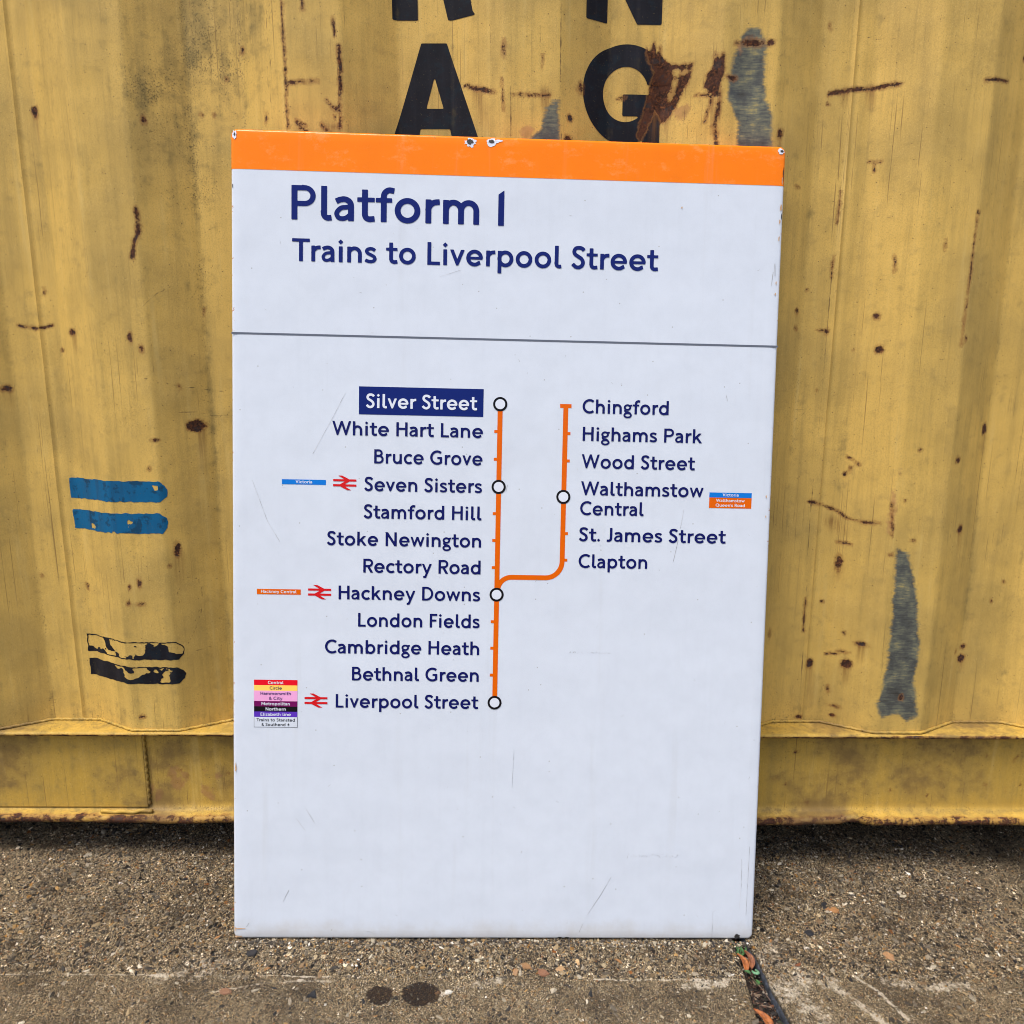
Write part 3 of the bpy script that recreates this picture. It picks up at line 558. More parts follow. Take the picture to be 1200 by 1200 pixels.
# the rest of the box, out of the picture
patina(box('underframe', (-2.95, .058, .095), (3.05, 2.38, .22), M['rail'], container), .6)  # solid block, bottom set low to deepen the shade under the container
for z0, z1, nm in ((2.44, 2.50, 'top_rail'),): patina(box(nm, (-2.9, -.008, z0), (3.05, .05, z1), M['rail'], container, .003), .3)
patina(box('top_rail', (-2.9, 2.35, 2.44), (3.05, 2.408, 2.50), M['rail'], container, .003), .3)
patina(box('bottom_rail', (-2.9, 2.36, .08), (3.05, 2.408, .25), M['rail'], container, .003), .3)
patina(box('roof_panel', (-2.9, .0505, 2.455), (3.05, 2.3495, 2.475), M['wall'], container), .5)
xs = axis([(-2.9, 3.05, .02)]); V = np.array([(x, 2.40-float(corr(np.array([x]))[0]), z) for x in xs for z in (.2505, 2.4395)])
o = patina(fast_mesh('back_wall', V, grid_faces(len(xs), 2)[:, ::-1], M['wall'], container, smooth=False), .3)
for sx in (-3.0, 3.15):
    ys = axis([(.11, 2.29, .02)]); sg = -1 if sx < 0 else 1
    V = np.array([(sx+sg*.04-sg*float(corr(np.array([y]))[0]), y, z) for y in ys for z in (.2505, 2.4395)])
    patina(fast_mesh('end_wall', V, grid_faces(len(ys), 2), M['wall'], container, smooth=False), .3)
for cx in (-3.06, 3.05):
    for cy in (-.01, 2.29):
        patina(box('corner_post', (cx, cy, .2), (cx+.16, cy+.12, 2.38), M['rail'], container, .004), .4)
        for z in (.0805, 2.3805): patina(box('corner_casting', (cx-.002, cy-.003, z), (cx+.162, cy+.125, z+.119), M['rail'], container, .006), .4)
        gz = -.0201*1.5*math.tanh(cx/1.5)
        o = box('timber_block', (cx-.03, cy-.04, gz-.01), (cx+.2, cy+.17, .080), M['timber'], None, .004)
        tag(o, 'dark timber bearer block under the %s %s corner of the yellow container' % ('front' if cy < 1 else 'rear', 'left' if cx < 0 else 'right'), 'timber block', 'timber blocks under the container corners')

# ---------------------------------------------------------------- ground
def gz(x): return -.0201*1.5*np.tanh(x/1.5)
ST = lambda x: -.2500 + .0117*x                       # line where the smoother strip begins
def ground_h(x, y):
    s = 1/(1+np.exp((y-ST(x)-.003*np.sin(x*40))/.0012))     # 1 in the smooth strip
    h = gz(x) - .0010 + .0030*fbm(x, y, 22, 3)*(1-.5*s) + (.0034*fbm(x+5, y, 90, 3) + .0034*fbm(x+8, y, 230, 2))*(1-.5*s) - .0016*s
    h = h + .0028*fbm(x, y+9, 5, 2)
    lift = np.clip((x-.36)/.05, 0, 1)*.0035*np.clip(-(y+.15)/.08, 0, 1)
    keep = np.exp(-((y+.185)/.012)**2)                # bedding line of the sign stays level
    return (h + lift) - keep*.0012, s
def pts(seed, n=1): return None
WET = [(-.183, -.2853, .0150, .0165), (-.1262, -.2812, .0265, .0185), (-.186, -.2865, .016, .014)]
WET = [(-.1835, -.2850, .0175, .0160), (-.1262, -.2812, .0270, .0200)]
PALE = [([(-.9, -.262), (-.40, -.2565), (-.22, -.2545), (-.16, -.2535)], .0022, .80), ([(-.50, -.263), (-.40, -.255)], .020, .55), ([(-.42, -.285), (-.36, -.270), (-.30, -.262), (-.24, -.262)], .004, .72),
        ([(-.45, -.225), (-.40, -.245)], .03, .5), ([(-.10, -.282), (-.06, -.268), (-.02, -.258)], .016, .62), ([(-.098, -.281), (-.090, -.279)], .008, 1.0), ([(.12, -.2495), (.20, -.2480), (.33, -.2450)], .0022, .8), ([(.25, -.258), (.31, -.250)], .012, .7),
        ([(-.06, -.2515), (.06, -.2500)], .0025, .55), ([(.43, -.245), (.47, -.262), (.50, -.30), (.52, -.34)], .012, .62), ([(.50, -.235), (.525, -.262), (.545, -.31)], .004, .95), ([(.44, -.235), (.47, -.245)], .014, .55), ([(.545, -.245), (.60, -.255), (.66, -.25)], .014, .6),
        ([(.385, -.19), (.39, -.24), (.41, -.32), (.44, -.40)], .060, .50), ([(.60, -.27), (.66, -.33)], .012, .4), ([(.385, -.20), (.42, -.235)], .03, .62), ([(.28, -.335), (.33, -.34)], .02, .6)]
DARK = [([(.37, -.17), (.372, -.25), (.383, -.34)], .006, .8), ([(.50, -.13), (.56, -.16), (.60, -.23)], .012, .35), ([(.44, -.07), (.46, -.12), (.495, -.20), (.53, -.33)], .020, .42), ([(.56, -.26), (.60, -.34)], .03, .4), ([(-.50, -.10), (-.56, -.17)], .02, .3)]
def gwear(X, Y, s):
    pale = np.zeros(X.shape); dark = np.zeros(X.shape); wet = np.zeros(X.shape)
    for p, w, k in PALE: pale = np.maximum(pale, k*np.exp(-(np.minimum(0, sd_line(X, Y, p, w*.5))/(w*.5))**2))
    for p, w, k in DARK: dark = np.maximum(dark, k*np.exp(-(np.minimum(0, sd_line(X, Y, p, w*.5))/(w*.5))**2))
    for e in WET: wet = np.maximum(wet, np.clip(.5+sd_ell(X, Y, e)/.006, 0, 1))
    return {'smooth': s, 'pale': pale, 'dark': dark, 'wet': wet}
JX0 = lambda y: .3425 + .004*np.sin(y*25) + .0035*fbm(np.full_like(y, 1.), y, 45, 3)
JX1 = lambda y: .3655 + np.clip(-(y+.17)*.085, -.012, .02) + .0030*fbm(np.full_like(y, 6.), y, 45, 3)
def slab(left):
    ys = axis([(-3.0, -.46, .05), (-.46, .16, .0028), (.16, 1.2, .03)])
    us = axis([(-4.0, -1.0, .05), (-1.0, .34, .0030)]) if left else axis([(.37, 1.0, .0030), (1.0, 5.0, .05)])
    U, Y = np.meshgrid(us, ys, indexing='ij')
    if left: X = U + (JX0(Y)-.34)*np.clip((U-.30)/.04, 0, 1)
    else: X = U + (JX1(Y)-.37)*np.clip((.41-U)/.04, 0, 1)
    H, s = ground_h(X, Y)
    d = (JX0(Y)-X) if left else (X-JX1(Y))
    H = H - .004*np.exp(-np.clip(d, 0, 1)/.0030)
    V = np.stack([X, Y, H], -1); nx, ny = len(us), len(ys)
    # folded-down edge face at the joint
    e = V[-1 if left else 0].copy(); e2 = e.copy(); e2[:, 2] -= .014; e2[:, 0] += (.001 if left else -.001); e3 = e2.copy(); e3[:, 2] -= .03
    if left: V = np.concatenate([V, e2[None], e3[None]], 0)
    else: V = np.concatenate([e3[None], e2[None], V], 0)
    z2 = np.zeros((2, ny))
    W = gwear(X, Y, s)
    for k in W: W[k] = np.concatenate([W[k], z2] if left else [z2, W[k]], 0)
    o = fast_mesh('concrete_slab', V.reshape(-1, 3), grid_faces(nx+2, ny), M['concrete'], None, attrs=W)
    tag(o, 'worn exposed aggregate concrete slab %s the open joint' % ('under the sign, left of' if left else 'right of'), None, None, 'structure')
    return o
slab(True); slab(False)
gx = axis([(-200, -10, 20), (-10, 10, 2), (10, 200, 20)]); X, Y = np.meshgrid(gx, gx, indexing='ij')
o = fast_mesh('ground', np.stack([X, Y, gz(X)-.035], -1).reshape(-1, 3), grid_faces(len(gx), len(gx)), M['yard']); tag(o, 'grey brown yard ground round the concrete slabs', None, None, 'structure')

# loose and embedded aggregate
ico = []
t_ = (1+5**.5)/2
for a in (-1, 1):
    for b in (-t_, t_): ico += [(a, b, 0), (0, a, b), (b, 0, a)]
ico = np.array(ico)/math.hypot(1, t_)
def hull_faces(P):
    F = []
    n = len(P)
    for i in range(n):
        for j in range(i+1, n):
            for k in range(j+1, n):
                nn = np.cross(P[j]-P[i], P[k]-P[i]); s = (P-P[i])@nn
                if (s < 1e-6).all(): F.append((i, j, k))
                elif (s > -1e-6).all(): F.append((i, k, j))
    return np.array(F)
icoF = hull_faces(ico)
PAL = np.array([(.06, .048, .034), (.16, .13, .09), (.30, .25, .175), (.035, .028, .020), (.46, .40, .29), (.20, .125, .06), (.38, .225, .075), (.64, .57, .44), (.34, .165, .055), (.012, .012, .015), (.78, .74, .66), (.34, .25, .13)])
PW = np.array([.17, .18, .14, .17, .08, .06, .055, .045, .022, .045, .012, .06]); PW /= PW.sum()
def stones(name, n, xr, yr, rmed, rmax, label, sm=0.45, up=.15):
    x = rng.uniform(*xr, n); y = rng.uniform(*yr, n); h, s = ground_h(x, y)
    ok = (rng.random(n) > s*sm*1.5) & ~((x > JX0(y)-.003) & (x < JX1(y)+.003))
    x, y, h = x[ok], y[ok], h[ok]; n = len(x)
    r = np.clip(rmed*np.exp(rng.normal(0, .5, n)), .0006, rmax)
    P = ico[None]*(1+.34*rng.normal(0, 1, (n, 12, 1)).clip(-1.3, 1.3))
    sc = np.stack([r*rng.uniform(.8, 2.0, n), r*rng.uniform(.5, .95, n), r*rng.uniform(.5, .9, n)], -1)
    P = P*sc[:, None, :]
    a = rng.uniform(0, 6.283, n); ca, sa = np.cos(a)[:, None], np.sin(a)[:, None]
    tilt = rng.normal(0, .35, n); ct, st = np.cos(tilt)[:, None], np.sin(tilt)[:, None]
    q = P.copy(); q[..., 0] = P[..., 0]*ct - P[..., 2]*st; q[..., 2] = P[..., 0]*st + P[..., 2]*ct
    P2 = q.copy(); P2[..., 0] = q[..., 0]*ca - q[..., 1]*sa; P2[..., 1] = q[..., 0]*sa + q[..., 1]*ca
    P2 += np.stack([x, y, h + r*up*rng.uniform(-1.6, 1.2, n)], -1)[:, None]
    F = (icoF[None] + 12*np.arange(n)[:, None, None]).reshape(-1, 3)
    c = PAL[rng.choice(len(PAL), n, p=PW)]*rng.uniform(.7, 1.25, (n, 1)); wetk = np.ones(n)
    for e in WET: wetk = np.where(sd_ell(x, y, e) > .001, .42, wetk)
    c = np.concatenate([c*wetk[:, None], np.ones((n, 1))], 1)
    o = fast_mesh(name, P2.reshape(-1, 3), F, M['stone'], None, smooth=False, colors=np.repeat(c, 12, 0))
    return tag(o, label, None, None, 'stuff')
stones('aggregate', 26000, (-.82, .82), (-.40, .10), .00125, .0042, 'small brown, cream and orange stones standing proud of the worn concrete')
stones('grit', 26000, (-.82, .82), (-.40, .06), .0008, .0014, 'fine grit scattered over the worn concrete', .3, .3)

# grit washed up against the foot of the sign
n = 2600; x = rng.uniform(-.425, .38, n); y = -.1897+.0259*(x+.4226) - np.abs(rng.normal(0, .006, n)) - .0015; h, s = ground_h(x, y)
r = .0009*np.exp(rng.normal(0, .45, n)); a = rng.uniform(0, 6.283, n)[:, None]; P = ico[None]*(1+.3*rng.normal(0, 1, (n, 12, 1)).clip(-1, 1))*np.stack([r*1.3, r*.9, r*.8], -1)[:, None]
Q = P.copy(); Q[..., 0] = P[..., 0]*np.cos(a)-P[..., 1]*np.sin(a); Q[..., 1] = P[..., 0]*np.sin(a)+P[..., 1]*np.cos(a); Q += np.stack([x, y, h+r*.5], -1)[:, None]
cc = PAL[rng.choice(len(PAL), n, p=PW)]
o = fast_mesh('washed_grit', Q.reshape(-1, 3), (icoF[None]+12*np.arange(n)[:, None, None]).reshape(-1, 3), M['stone'], None, smooth=False, colors=np.repeat(np.concatenate([cc, np.ones((n, 1))], 1), 12, 0)); tag(o, 'fine grit gathered against the bottom edge of the sign', None, None, 'stuff')

# open joint: soil, sealant face, litter
ys = axis([(-.6, .1, .004)]); us = np.linspace(-.004, 1.004, 12)
Yj, Uj = np.meshgrid(ys, us, indexing='ij'); Xj = JX0(Yj) + (JX1(Yj)-JX0(Yj))*Uj
Hj = gz(Xj) - .017 + .009*fbm(Xj, Yj, 70, 3) + .003*np.abs(Uj-.5)
o = fast_mesh('joint_soil', np.stack([Xj, Yj, Hj], -1).reshape(-1, 3), grid_faces(len(ys), len(us))[:, ::-1], M['soil']); tag(o, 'dark crumbly soil and litter filling the open joint between the slabs', None, None, 'stuff')
Us = np.linspace(0, 1, 5)
Yk, Uk = np.meshgrid(ys, Us, indexing='ij'); top = ground_h(JX1(Yk), Yk)[0]
Xk = JX1(Yk) - .0010 - .0016*np.sin(Uk*3.1) - .0020*Uk + .0008*fbm(Yk*2, Uk*.02, 60, 3) + .0016; Zk = top - .0012 - .013*Uk
o = fast_mesh('joint_sealant', np.stack([Xk, Yk, Zk], -1).reshape(-1, 3), grid_faces(len(ys), 5), M['sealant']); tag(o, 'blue grey sealant strip along the right wall of the open joint', None, None, 'structure')
n = 1500; y = rng.uniform(-.42, -.12, n); u = rng.uniform(.05, .95, n); x = JX0(y)+(JX1(y)-JX0(y))*u
r = .0009*np.exp(rng.normal(0, .5, n)); P = ico[None]*np.stack([r*rng.uniform(.8, 2.5, n), r*.8, r*.6], -1)[:, None]
a = rng.uniform(0, 6.283, n)[:, None]; Q = P.copy(); Q[..., 0] = P[..., 0]*np.cos(a)-P[..., 1]*np.sin(a); Q[..., 1] = P[..., 0]*np.sin(a)+P[..., 1]*np.cos(a)
Q += np.stack([x, y, gz(x)-.0145+.009*fbm(x, y, 70, 3)+.002*rng.random(n)], -1)[:, None]
cc = np.array([(.02, .014, .01), (.06, .03, .018), (.13, .05, .02), (.20, .14, .09), (.30, .26, .2), (.02, .03, .012)])[rng.choice(6, n, p=[.34, .26, .14, .13, .05, .08])]
o = fast_mesh('joint_crumbs', Q.reshape(-1, 3), (icoF[None]+12*np.arange(n)[:, None, None]).reshape(-1, 3), M['stone'], None, smooth=False, colors=np.repeat(np.concatenate([cc, np.ones((n, 1))], 1), 12, 0)); tag(o, 'crumbs of soil, grit and leaf mould in the joint', None, None, 'stuff')

def leaf_mesh(L, W, bend=.15, curl=.3, seg=12, notch=0):
    vs, fs = [], []
    for i in range(seg+1):
        t = i/seg; w = W*.5*math.sin(math.pi*min(1, t**.8))**.75*(1-.25*t) + .0003
        x = bend*L*math.sin(t*math.pi)
        for k, s in enumerate((-1, -.5, 0, .5, 1)):
            vs.append((x+s*w, t*L, curl*W*(s*s)*.5 + .06*L*math.sin(t*3.1) - (.0004 if s == 0 else 0)))
    for i in range(seg):
        for k in range(4): a = i*5+k; fs.append((a, a+1, a+6, a+5))
    return vs, fs
def leaf(name, loc, rz, L, W, mat, label, cat, rx=0, ry=0, parent=None, **kw):
    vs, fs = leaf_mesh(L, W, **kw); o = mesh(name, vs, fs, mat, parent, True)
    so = o.modifiers.new('thickness', 'SOLIDIFY'); so.thickness = .0004
    o.location = loc; o.rotation_euler = (rx, ry, rz)
    if label: tag(o, label, cat)
    return o
g0 = lambda x: float(gz(np.array(x)))
leaf('fallen_leaf', (.3505, -.2240, g0(.35)-.008), R(10), .031, .0105, M['leaf_orange'], 'pointed orange dead leaf in the joint just below the sign corner, left of a pair', 'leaf', rx=R(8))
leaf('fallen_leaf', (.3590, -.2200, g0(.36)-.008), R(4), .030, .0100, M['leaf_brown'], 'curled brown dead leaf in the joint, right beside the round green leaf', 'leaf', rx=R(10), curl=.8)
leaf('fallen_leaf', (.3475, -.3420, g0(.34)+.0015), R(16), .043, .0125, M['leaf_orange'], 'bright orange dead leaf over the left edge of the joint, nearest the camera', 'leaf', rx=R(2), ry=R(-6))
leaf('fallen_leaf', (.3660, -.3350, g0(.36)-.006), R(30), .020, .008, M['leaf_brown'], 'small dark brown leaf scrap in the joint near the photo edge', 'leaf')
leaf('fallen_leaf', (.4220, -.2225, g0(.42)+.0028), R(-60), .012, .0045, M['leaf_brown'], 'tiny dark leaf scrap lying on the right slab, upper right of the joint', 'leaf')
leaf('fallen_leaf', (-.4480, -.1300, g0(-.45)+.003), R(-80), .024, .007, M['leaf_brown'], 'thin dark leaf scrap on the concrete left of the sign, behind its lower corner', 'leaf')
weed = empty('weed_seedling', (.358, -.232, g0(.358)-.010)); tag(weed, 'small green seedling with one round curled leaf growing in the joint under the sign corner', 'weed')
def arc_leaf(name, loc, R0, w, mat, parent, a0=-200, a1=80):
    vs, fs = [], []; n = 16
    for i in range(n+1):
        t = i/n; a = R(a0+(a1-a0)*t); ww = w*(.55+.45*math.sin(math.pi*t))
        for k, s in enumerate((-1, -.3, .3, 1)): q = R0+s*ww*.5; vs.append((q*math.cos(a), q*math.sin(a), .0012*(1-s*s)+.0008*math.sin(t*5)))
    for i in range(n):
        for k in range(3): a = i*4+k; fs.append((a, a+1, a+5, a+4))
    o = mesh(name, vs, fs, mat, parent, True); o.location = loc; so = o.modifiers.new('thickness', 'SOLIDIFY'); so.thickness = .0004
    return o
arc_leaf('leaf', (.0035, .0035, .0075), .0038, .0058, M['leaf_sage'], weed)
leaf('leaf', (-.004, .001, .006), R(60), .009, .0055, M['leaf_green'], None, None, parent=weed)
leaf('leaf', (-.001, -.020, .006), R(-10), .010, .0065, M['leaf_green'], None, None, parent=weed)
tube('stem', [(0, 0, 0), (.002, .001, .004), (.005, .003, .009)], .0005, M['leaf_green'], weed, 5)
tube('stem', [(0, -.001, 0), (-.001, -.010, .004), (-.001, -.018, .006)], .0005, M['leaf_green'], weed, 5)
moss = empty('weed_tuft', (.352, -.190, g0(.352)-.008)); tag(moss, 'dark green tuft of blades in the joint hidden against the bottom edge of the sign', 'weed')
for k in range(9):
    leaf('blade', (rng.uniform(-.006, .007), rng.uniform(-.004, .014), -.002), R(rng.uniform(-60, 60)), rng.uniform(.012, .020), .003, M['leaf_green'], None, None, parent=moss, rx=R(rng.uniform(5, 35)))
for (x, y, a, L) in ((.3600, -.2600, 20, .040), (.3570, -.2900, 70, .018)):
    c, s = math.cos(R(90+a)), math.sin(R(90+a)); z = g0(x)-.004
    o = tube('twig', [(x-c*L*.5, y-s*L*.5, z), (x+.001, y, z+.002), (x+c*L*.5, y+s*L*.5, z+.001)], [.0007, .0006, .0004], M['twig'], None, 6)
    tag(o, 'long thin dry twig lying along the joint' if L > .03 else 'short pale twig lying across the joint', 'twig')
def chip(name, x, y, rx, ry, rz, color, label, ang=0, corners=7, seed=0):
    rr = random.Random(seed); vs = []; z = float(ground_h(np.array([x]), np.array([y]))[0][0])
    tops = []
    for ring, (f, h) in enumerate(((1.0, -.3), (1.0, .35), (.72, .9))):
        rr2 = random.Random(seed+5)
        for k in range(corners):
            a = 2*math.pi*k/corners + rr2.uniform(-.25, .25); q = f*rr2.uniform(.75, 1.1)
            vs.append((q*rx*math.cos(a), q*ry*math.sin(a), h*rz+rr.uniform(-.1, .1)*rz))
    n = corners; fs = [(i, (i+1) % n, n+(i+1) % n, n+i) for i in range(n)]+[(n+i, n+(i+1) % n, 2*n+(i+1) % n, 2*n+i) for i in range(n)]+[tuple(range(2*n, 3*n)), tuple(range(n))[::-1]]
    o = mesh(name, vs, fs, M['stone']); o.location = (x, y, z); o.rotation_euler = (0, 0, R(ang))
    at = o.data.attributes.new('tint', 'FLOAT_COLOR', 'POINT'); at.data.foreach_set('color', np.tile(np.array(color+(1,), dtype=np.float32), len(vs)))
    return tag(o, label, 'stone')
chip('slate_chip', -.2755, -.2875, .0085, .0090, .0035, (.014, .014, .017), 'black three-cornered stone chip on the smooth strip, left of the two wet spots', 95, 3, 3)
chip('slate_chip', -.3860, -.2160, .0110, .0070, .003, (.022, .020, .022), 'dark slate chip embedded left of the sign, behind the black three-cornered one', 20, 5, 4)
chip('slate_chip', .4720, -.1500, .0080, .0075, .003, (.014, .015, .020), 'dark blue grey chip in the middle of the right slab', 40, 6, 5)
chip('slate_chip', .5220, -.0850, .0070, .0045, .003, (.018, .018, .022), 'dark chip at the back of the right slab near the container shadow', 10, 5, 8)
chip('pebble', .0230, -.2300, .0095, .0055, .0025, (.30, .16, .065), 'largest orange brown pebble in front of the sign bottom edge, above its paler neighbours', -25, 8, 6)
chip('pebble', .0480, -.2420, .0095, .0065, .003, (.24, .11, .055), 'red brown pebble on the line where the smooth strip begins', -15, 7, 7)
chip('pebble', .0730, -.2330, .0080, .0050, .0025, (.42, .26, .12), 'flat tan pebble right of the red brown one in front of the sign', 5, 6, 9)
chip('pebble', .0080, -.2400, .0050, .0080, .0025, (.36, .21, .10), 'small upright orange pebble at the left of the orange pebble cluster', 0, 6, 10)
chip('pebble', .1000, -.2210, .0035, .0070, .003, (.65, .42, .20), 'pale yellow pebble close under the sign bottom edge', 10, 6, 11)
chip('pebble', -.0875, -.2775, .0065, .0045, .003, (.62, .58, .50), 'white lime fragment right of the larger wet spot', 10, 6, 12)
chip('pebble', -.4000, -.2830, .0100, .0060, .0025, (.26, .13, .07), 'reddish brown pebble at the left on the smooth strip', 0, 8, 13)
chip('pebble', .5750, -.1980, .0080, .0110, .003, (.40, .22, .10), 'orange shard standing out on the right slab', 15, 5, 14)
chip('pebble', .5300, -.1000, .0110, .0060, .003, (.42, .20, .07), 'orange shard at the back of the right slab', -10, 6, 15)

# ---------------------------------------------------------------- the station sign (local frame: x right, z up the face, -y towards the viewer), metres
sign = empty('station_sign')
u_ = Vector((.99946, .02587, -.02024)); v_ = Vector((.01689, .12371, .99218)); n_ = u_.cross(v_)
SIGN_M = Matrix(((u_.x, -n_.x, v_.x, -.42255), (u_.y, -n_.y, v_.y, -.18975), (u_.z, -n_.z, v_.z, .00892), (0, 0, 0, 1)))
sign.matrix_world = SIGN_M
tag(sign, 'tall white enamel platform sign with orange band and route diagram, leaning on the container', 'station sign')
SW, SH, SD, RC = .8, 1.2, .019, .0095
def rr_path(inset, y_lo=None):
    """rounded rectangle outline; with y_lo only the part above it, open at the bottom"""
    r = max(RC-inset, .0015); x0, x1, z0, z1 = inset, SW-inset, inset, SH-inset; P = []
    cs = [(x0+r, z1-r, 180, 90), (x1-r, z1-r, 90, 0)]
    if y_lo is None: cs += [(x1-r, z0+r, 0, -90), (x0+r, z0+r, -90, -180)]
    else: P.append((x0, y_lo))
    for cx, cz, a, b in cs:
        for k in range(9): t = R(a+(b-a)*k/8); P.append((cx+r*math.cos(t), cz+r*math.sin(t)))
    if y_lo is not None: P.append((x1, y_lo))
    return P
PROF = [(0, SD), (0, .0056)] + [(.0048*(1-math.cos(R(a))), .0056-.0050*math.sin(R(a))) for a in (15, 30, 45, 60, 75, 90)] + [(.0090, .0002), (.0140, 0.0)]
def shell(name, mat, off, y_lo=None, back=False):
    vs, fs = [], []; closed = y_lo is None
    for ins, d in PROF:
        for x, z in rr_path(ins-off if ins < .0048 else ins, y_lo): vs.append((x, d-off, z))
    n = len(rr_path(0, y_lo)); m = len(PROF)
    for i in range(m-1):
        for k in range(n if closed else n-1): a = i*n+k; b = i*n+(k+1) % n; fs.append((a, b, b+n, a+n))
    fs.append(tuple(range((m-1)*n, m*n)))
    if not closed: pass
    o = mesh(name, vs, fs, mat, sign)
    me = o.data; me.polygons.foreach_set('use_smooth', [True]*(len(fs)-1)+[False])
    return o
shell('enamel_panel', M['white'], 0)
shell('header_band', M['orange'], .00022, 1.1434)
# folded flange round the back
vs, fs = [], []
for ins, d in ((.0004, SD), (.018, SD), (.018, SD-.0015), (.0004, SD-.0015)):
    for x, z in rr_path(ins): vs.append((x, d, z))
n = len(rr_path(0))
for i in range(3):
    for k in range(n): a = i*n+k; b = i*n+(k+1) % n; fs.append((a, a+n, b+n, b))
mesh('back_flange', vs, fs, M['back'], sign)
mesh('back_face', [(.003, .0030, .003), (.797, .0030, .003), (.797, .0030, 1.197), (.003, .0030, 1.197)], [(3, 2, 1, 0)], M['back'], sign)

# ---- lettering: strokes -> union field -> outline mesh. Units: cap height = 1
def arc(cx, cy, rx, ry, a0, a1, n=None):
    n = n or max(4, int(abs(a1-a0)/11)); return [(cx+rx*math.cos(R(a0+(a1-a0)*k/n)), cy+ry*math.sin(R(a0+(a1-a0)*k/n))) for k in range(n+1)]
def spline(P, n=6):
    P = [P[0]]+list(P)+[P[-1]]; out = []
    for i in range(1, len(P)-2):
        for k in range(n):
            t = k/n; a, b, c, d = P[i-1], P[i], P[i+1], P[i+2]
            out.append(tuple(.5*((2*b[j])+(-a[j]+c[j])*t+(2*a[j]-5*b[j]+4*c[j]-d[j])*t*t+(-a[j]+3*b[j]-3*c[j]+d[j])*t**3) for j in (0, 1)))
    return out+[P[-2]]
def ribbon(P, w):
    Q = [P[0]]
    for p in P[1:]:
        if math.hypot(p[0]-Q[-1][0], p[1]-Q[-1][1]) > 1e-4: Q.append(p)
    L_, R_ = [], []
    for i, p in enumerate(Q):
        def nrm(a, b): l = math.hypot(b[0]-a[0], b[1]-a[1]); return (-(b[1]-a[1])/l, (b[0]-a[0])/l)
        if i == 0: m = nrm(Q[0], Q[1]); s = 1
        elif i == len(Q)-1: m = nrm(Q[-2], Q[-1]); s = 1
        else:
            a, b = nrm(Q[i-1], p), nrm(p, Q[i+1]); mx, my = a[0]+b[0], a[1]+b[1]; l = math.hypot(mx, my) or 1; m = (mx/l, my/l); s = min(4.5, 1/max(.2, m[0]*a[0]+m[1]*a[1]))
        L_.append((p[0]+m[0]*s*w/2, p[1]+m[1]*s*w/2)); R_.append((p[0]-m[0]*s*w/2, p[1]-m[1]*s*w/2))
    return L_+R_[::-1]
W_ = .166; h_ = W_/2; XH = .70; B_ = .148
def dia(x, y, r=.112): return ('P', [(x-r, y), (x, y+r), (x+r, y), (x, y-r)])
def st(x, a=0, b=1): return ('S', [(x, a), (x, b)], W_)
S_, O_, D_ = .088, .052, .022         # side bearings: straight, round, diagonal
bowlP = [(h_, 1-B_/2), (.37, 1-B_/2)] + arc(.37, .702, .232, .2295, 90, -90) + [(h_, .4725)]
def dring(cx, cy, rx, ry): return [('S', arc(cx, cy, rx, ry, 0, 365, 34), W_)]
def shoulder(x0, x1, r0=.385): return [(x0, r0-.05)] + arc((x0+x1)/2, .393, (x1-x0)/2, .238, 178, 0) + [(x1, 0)]
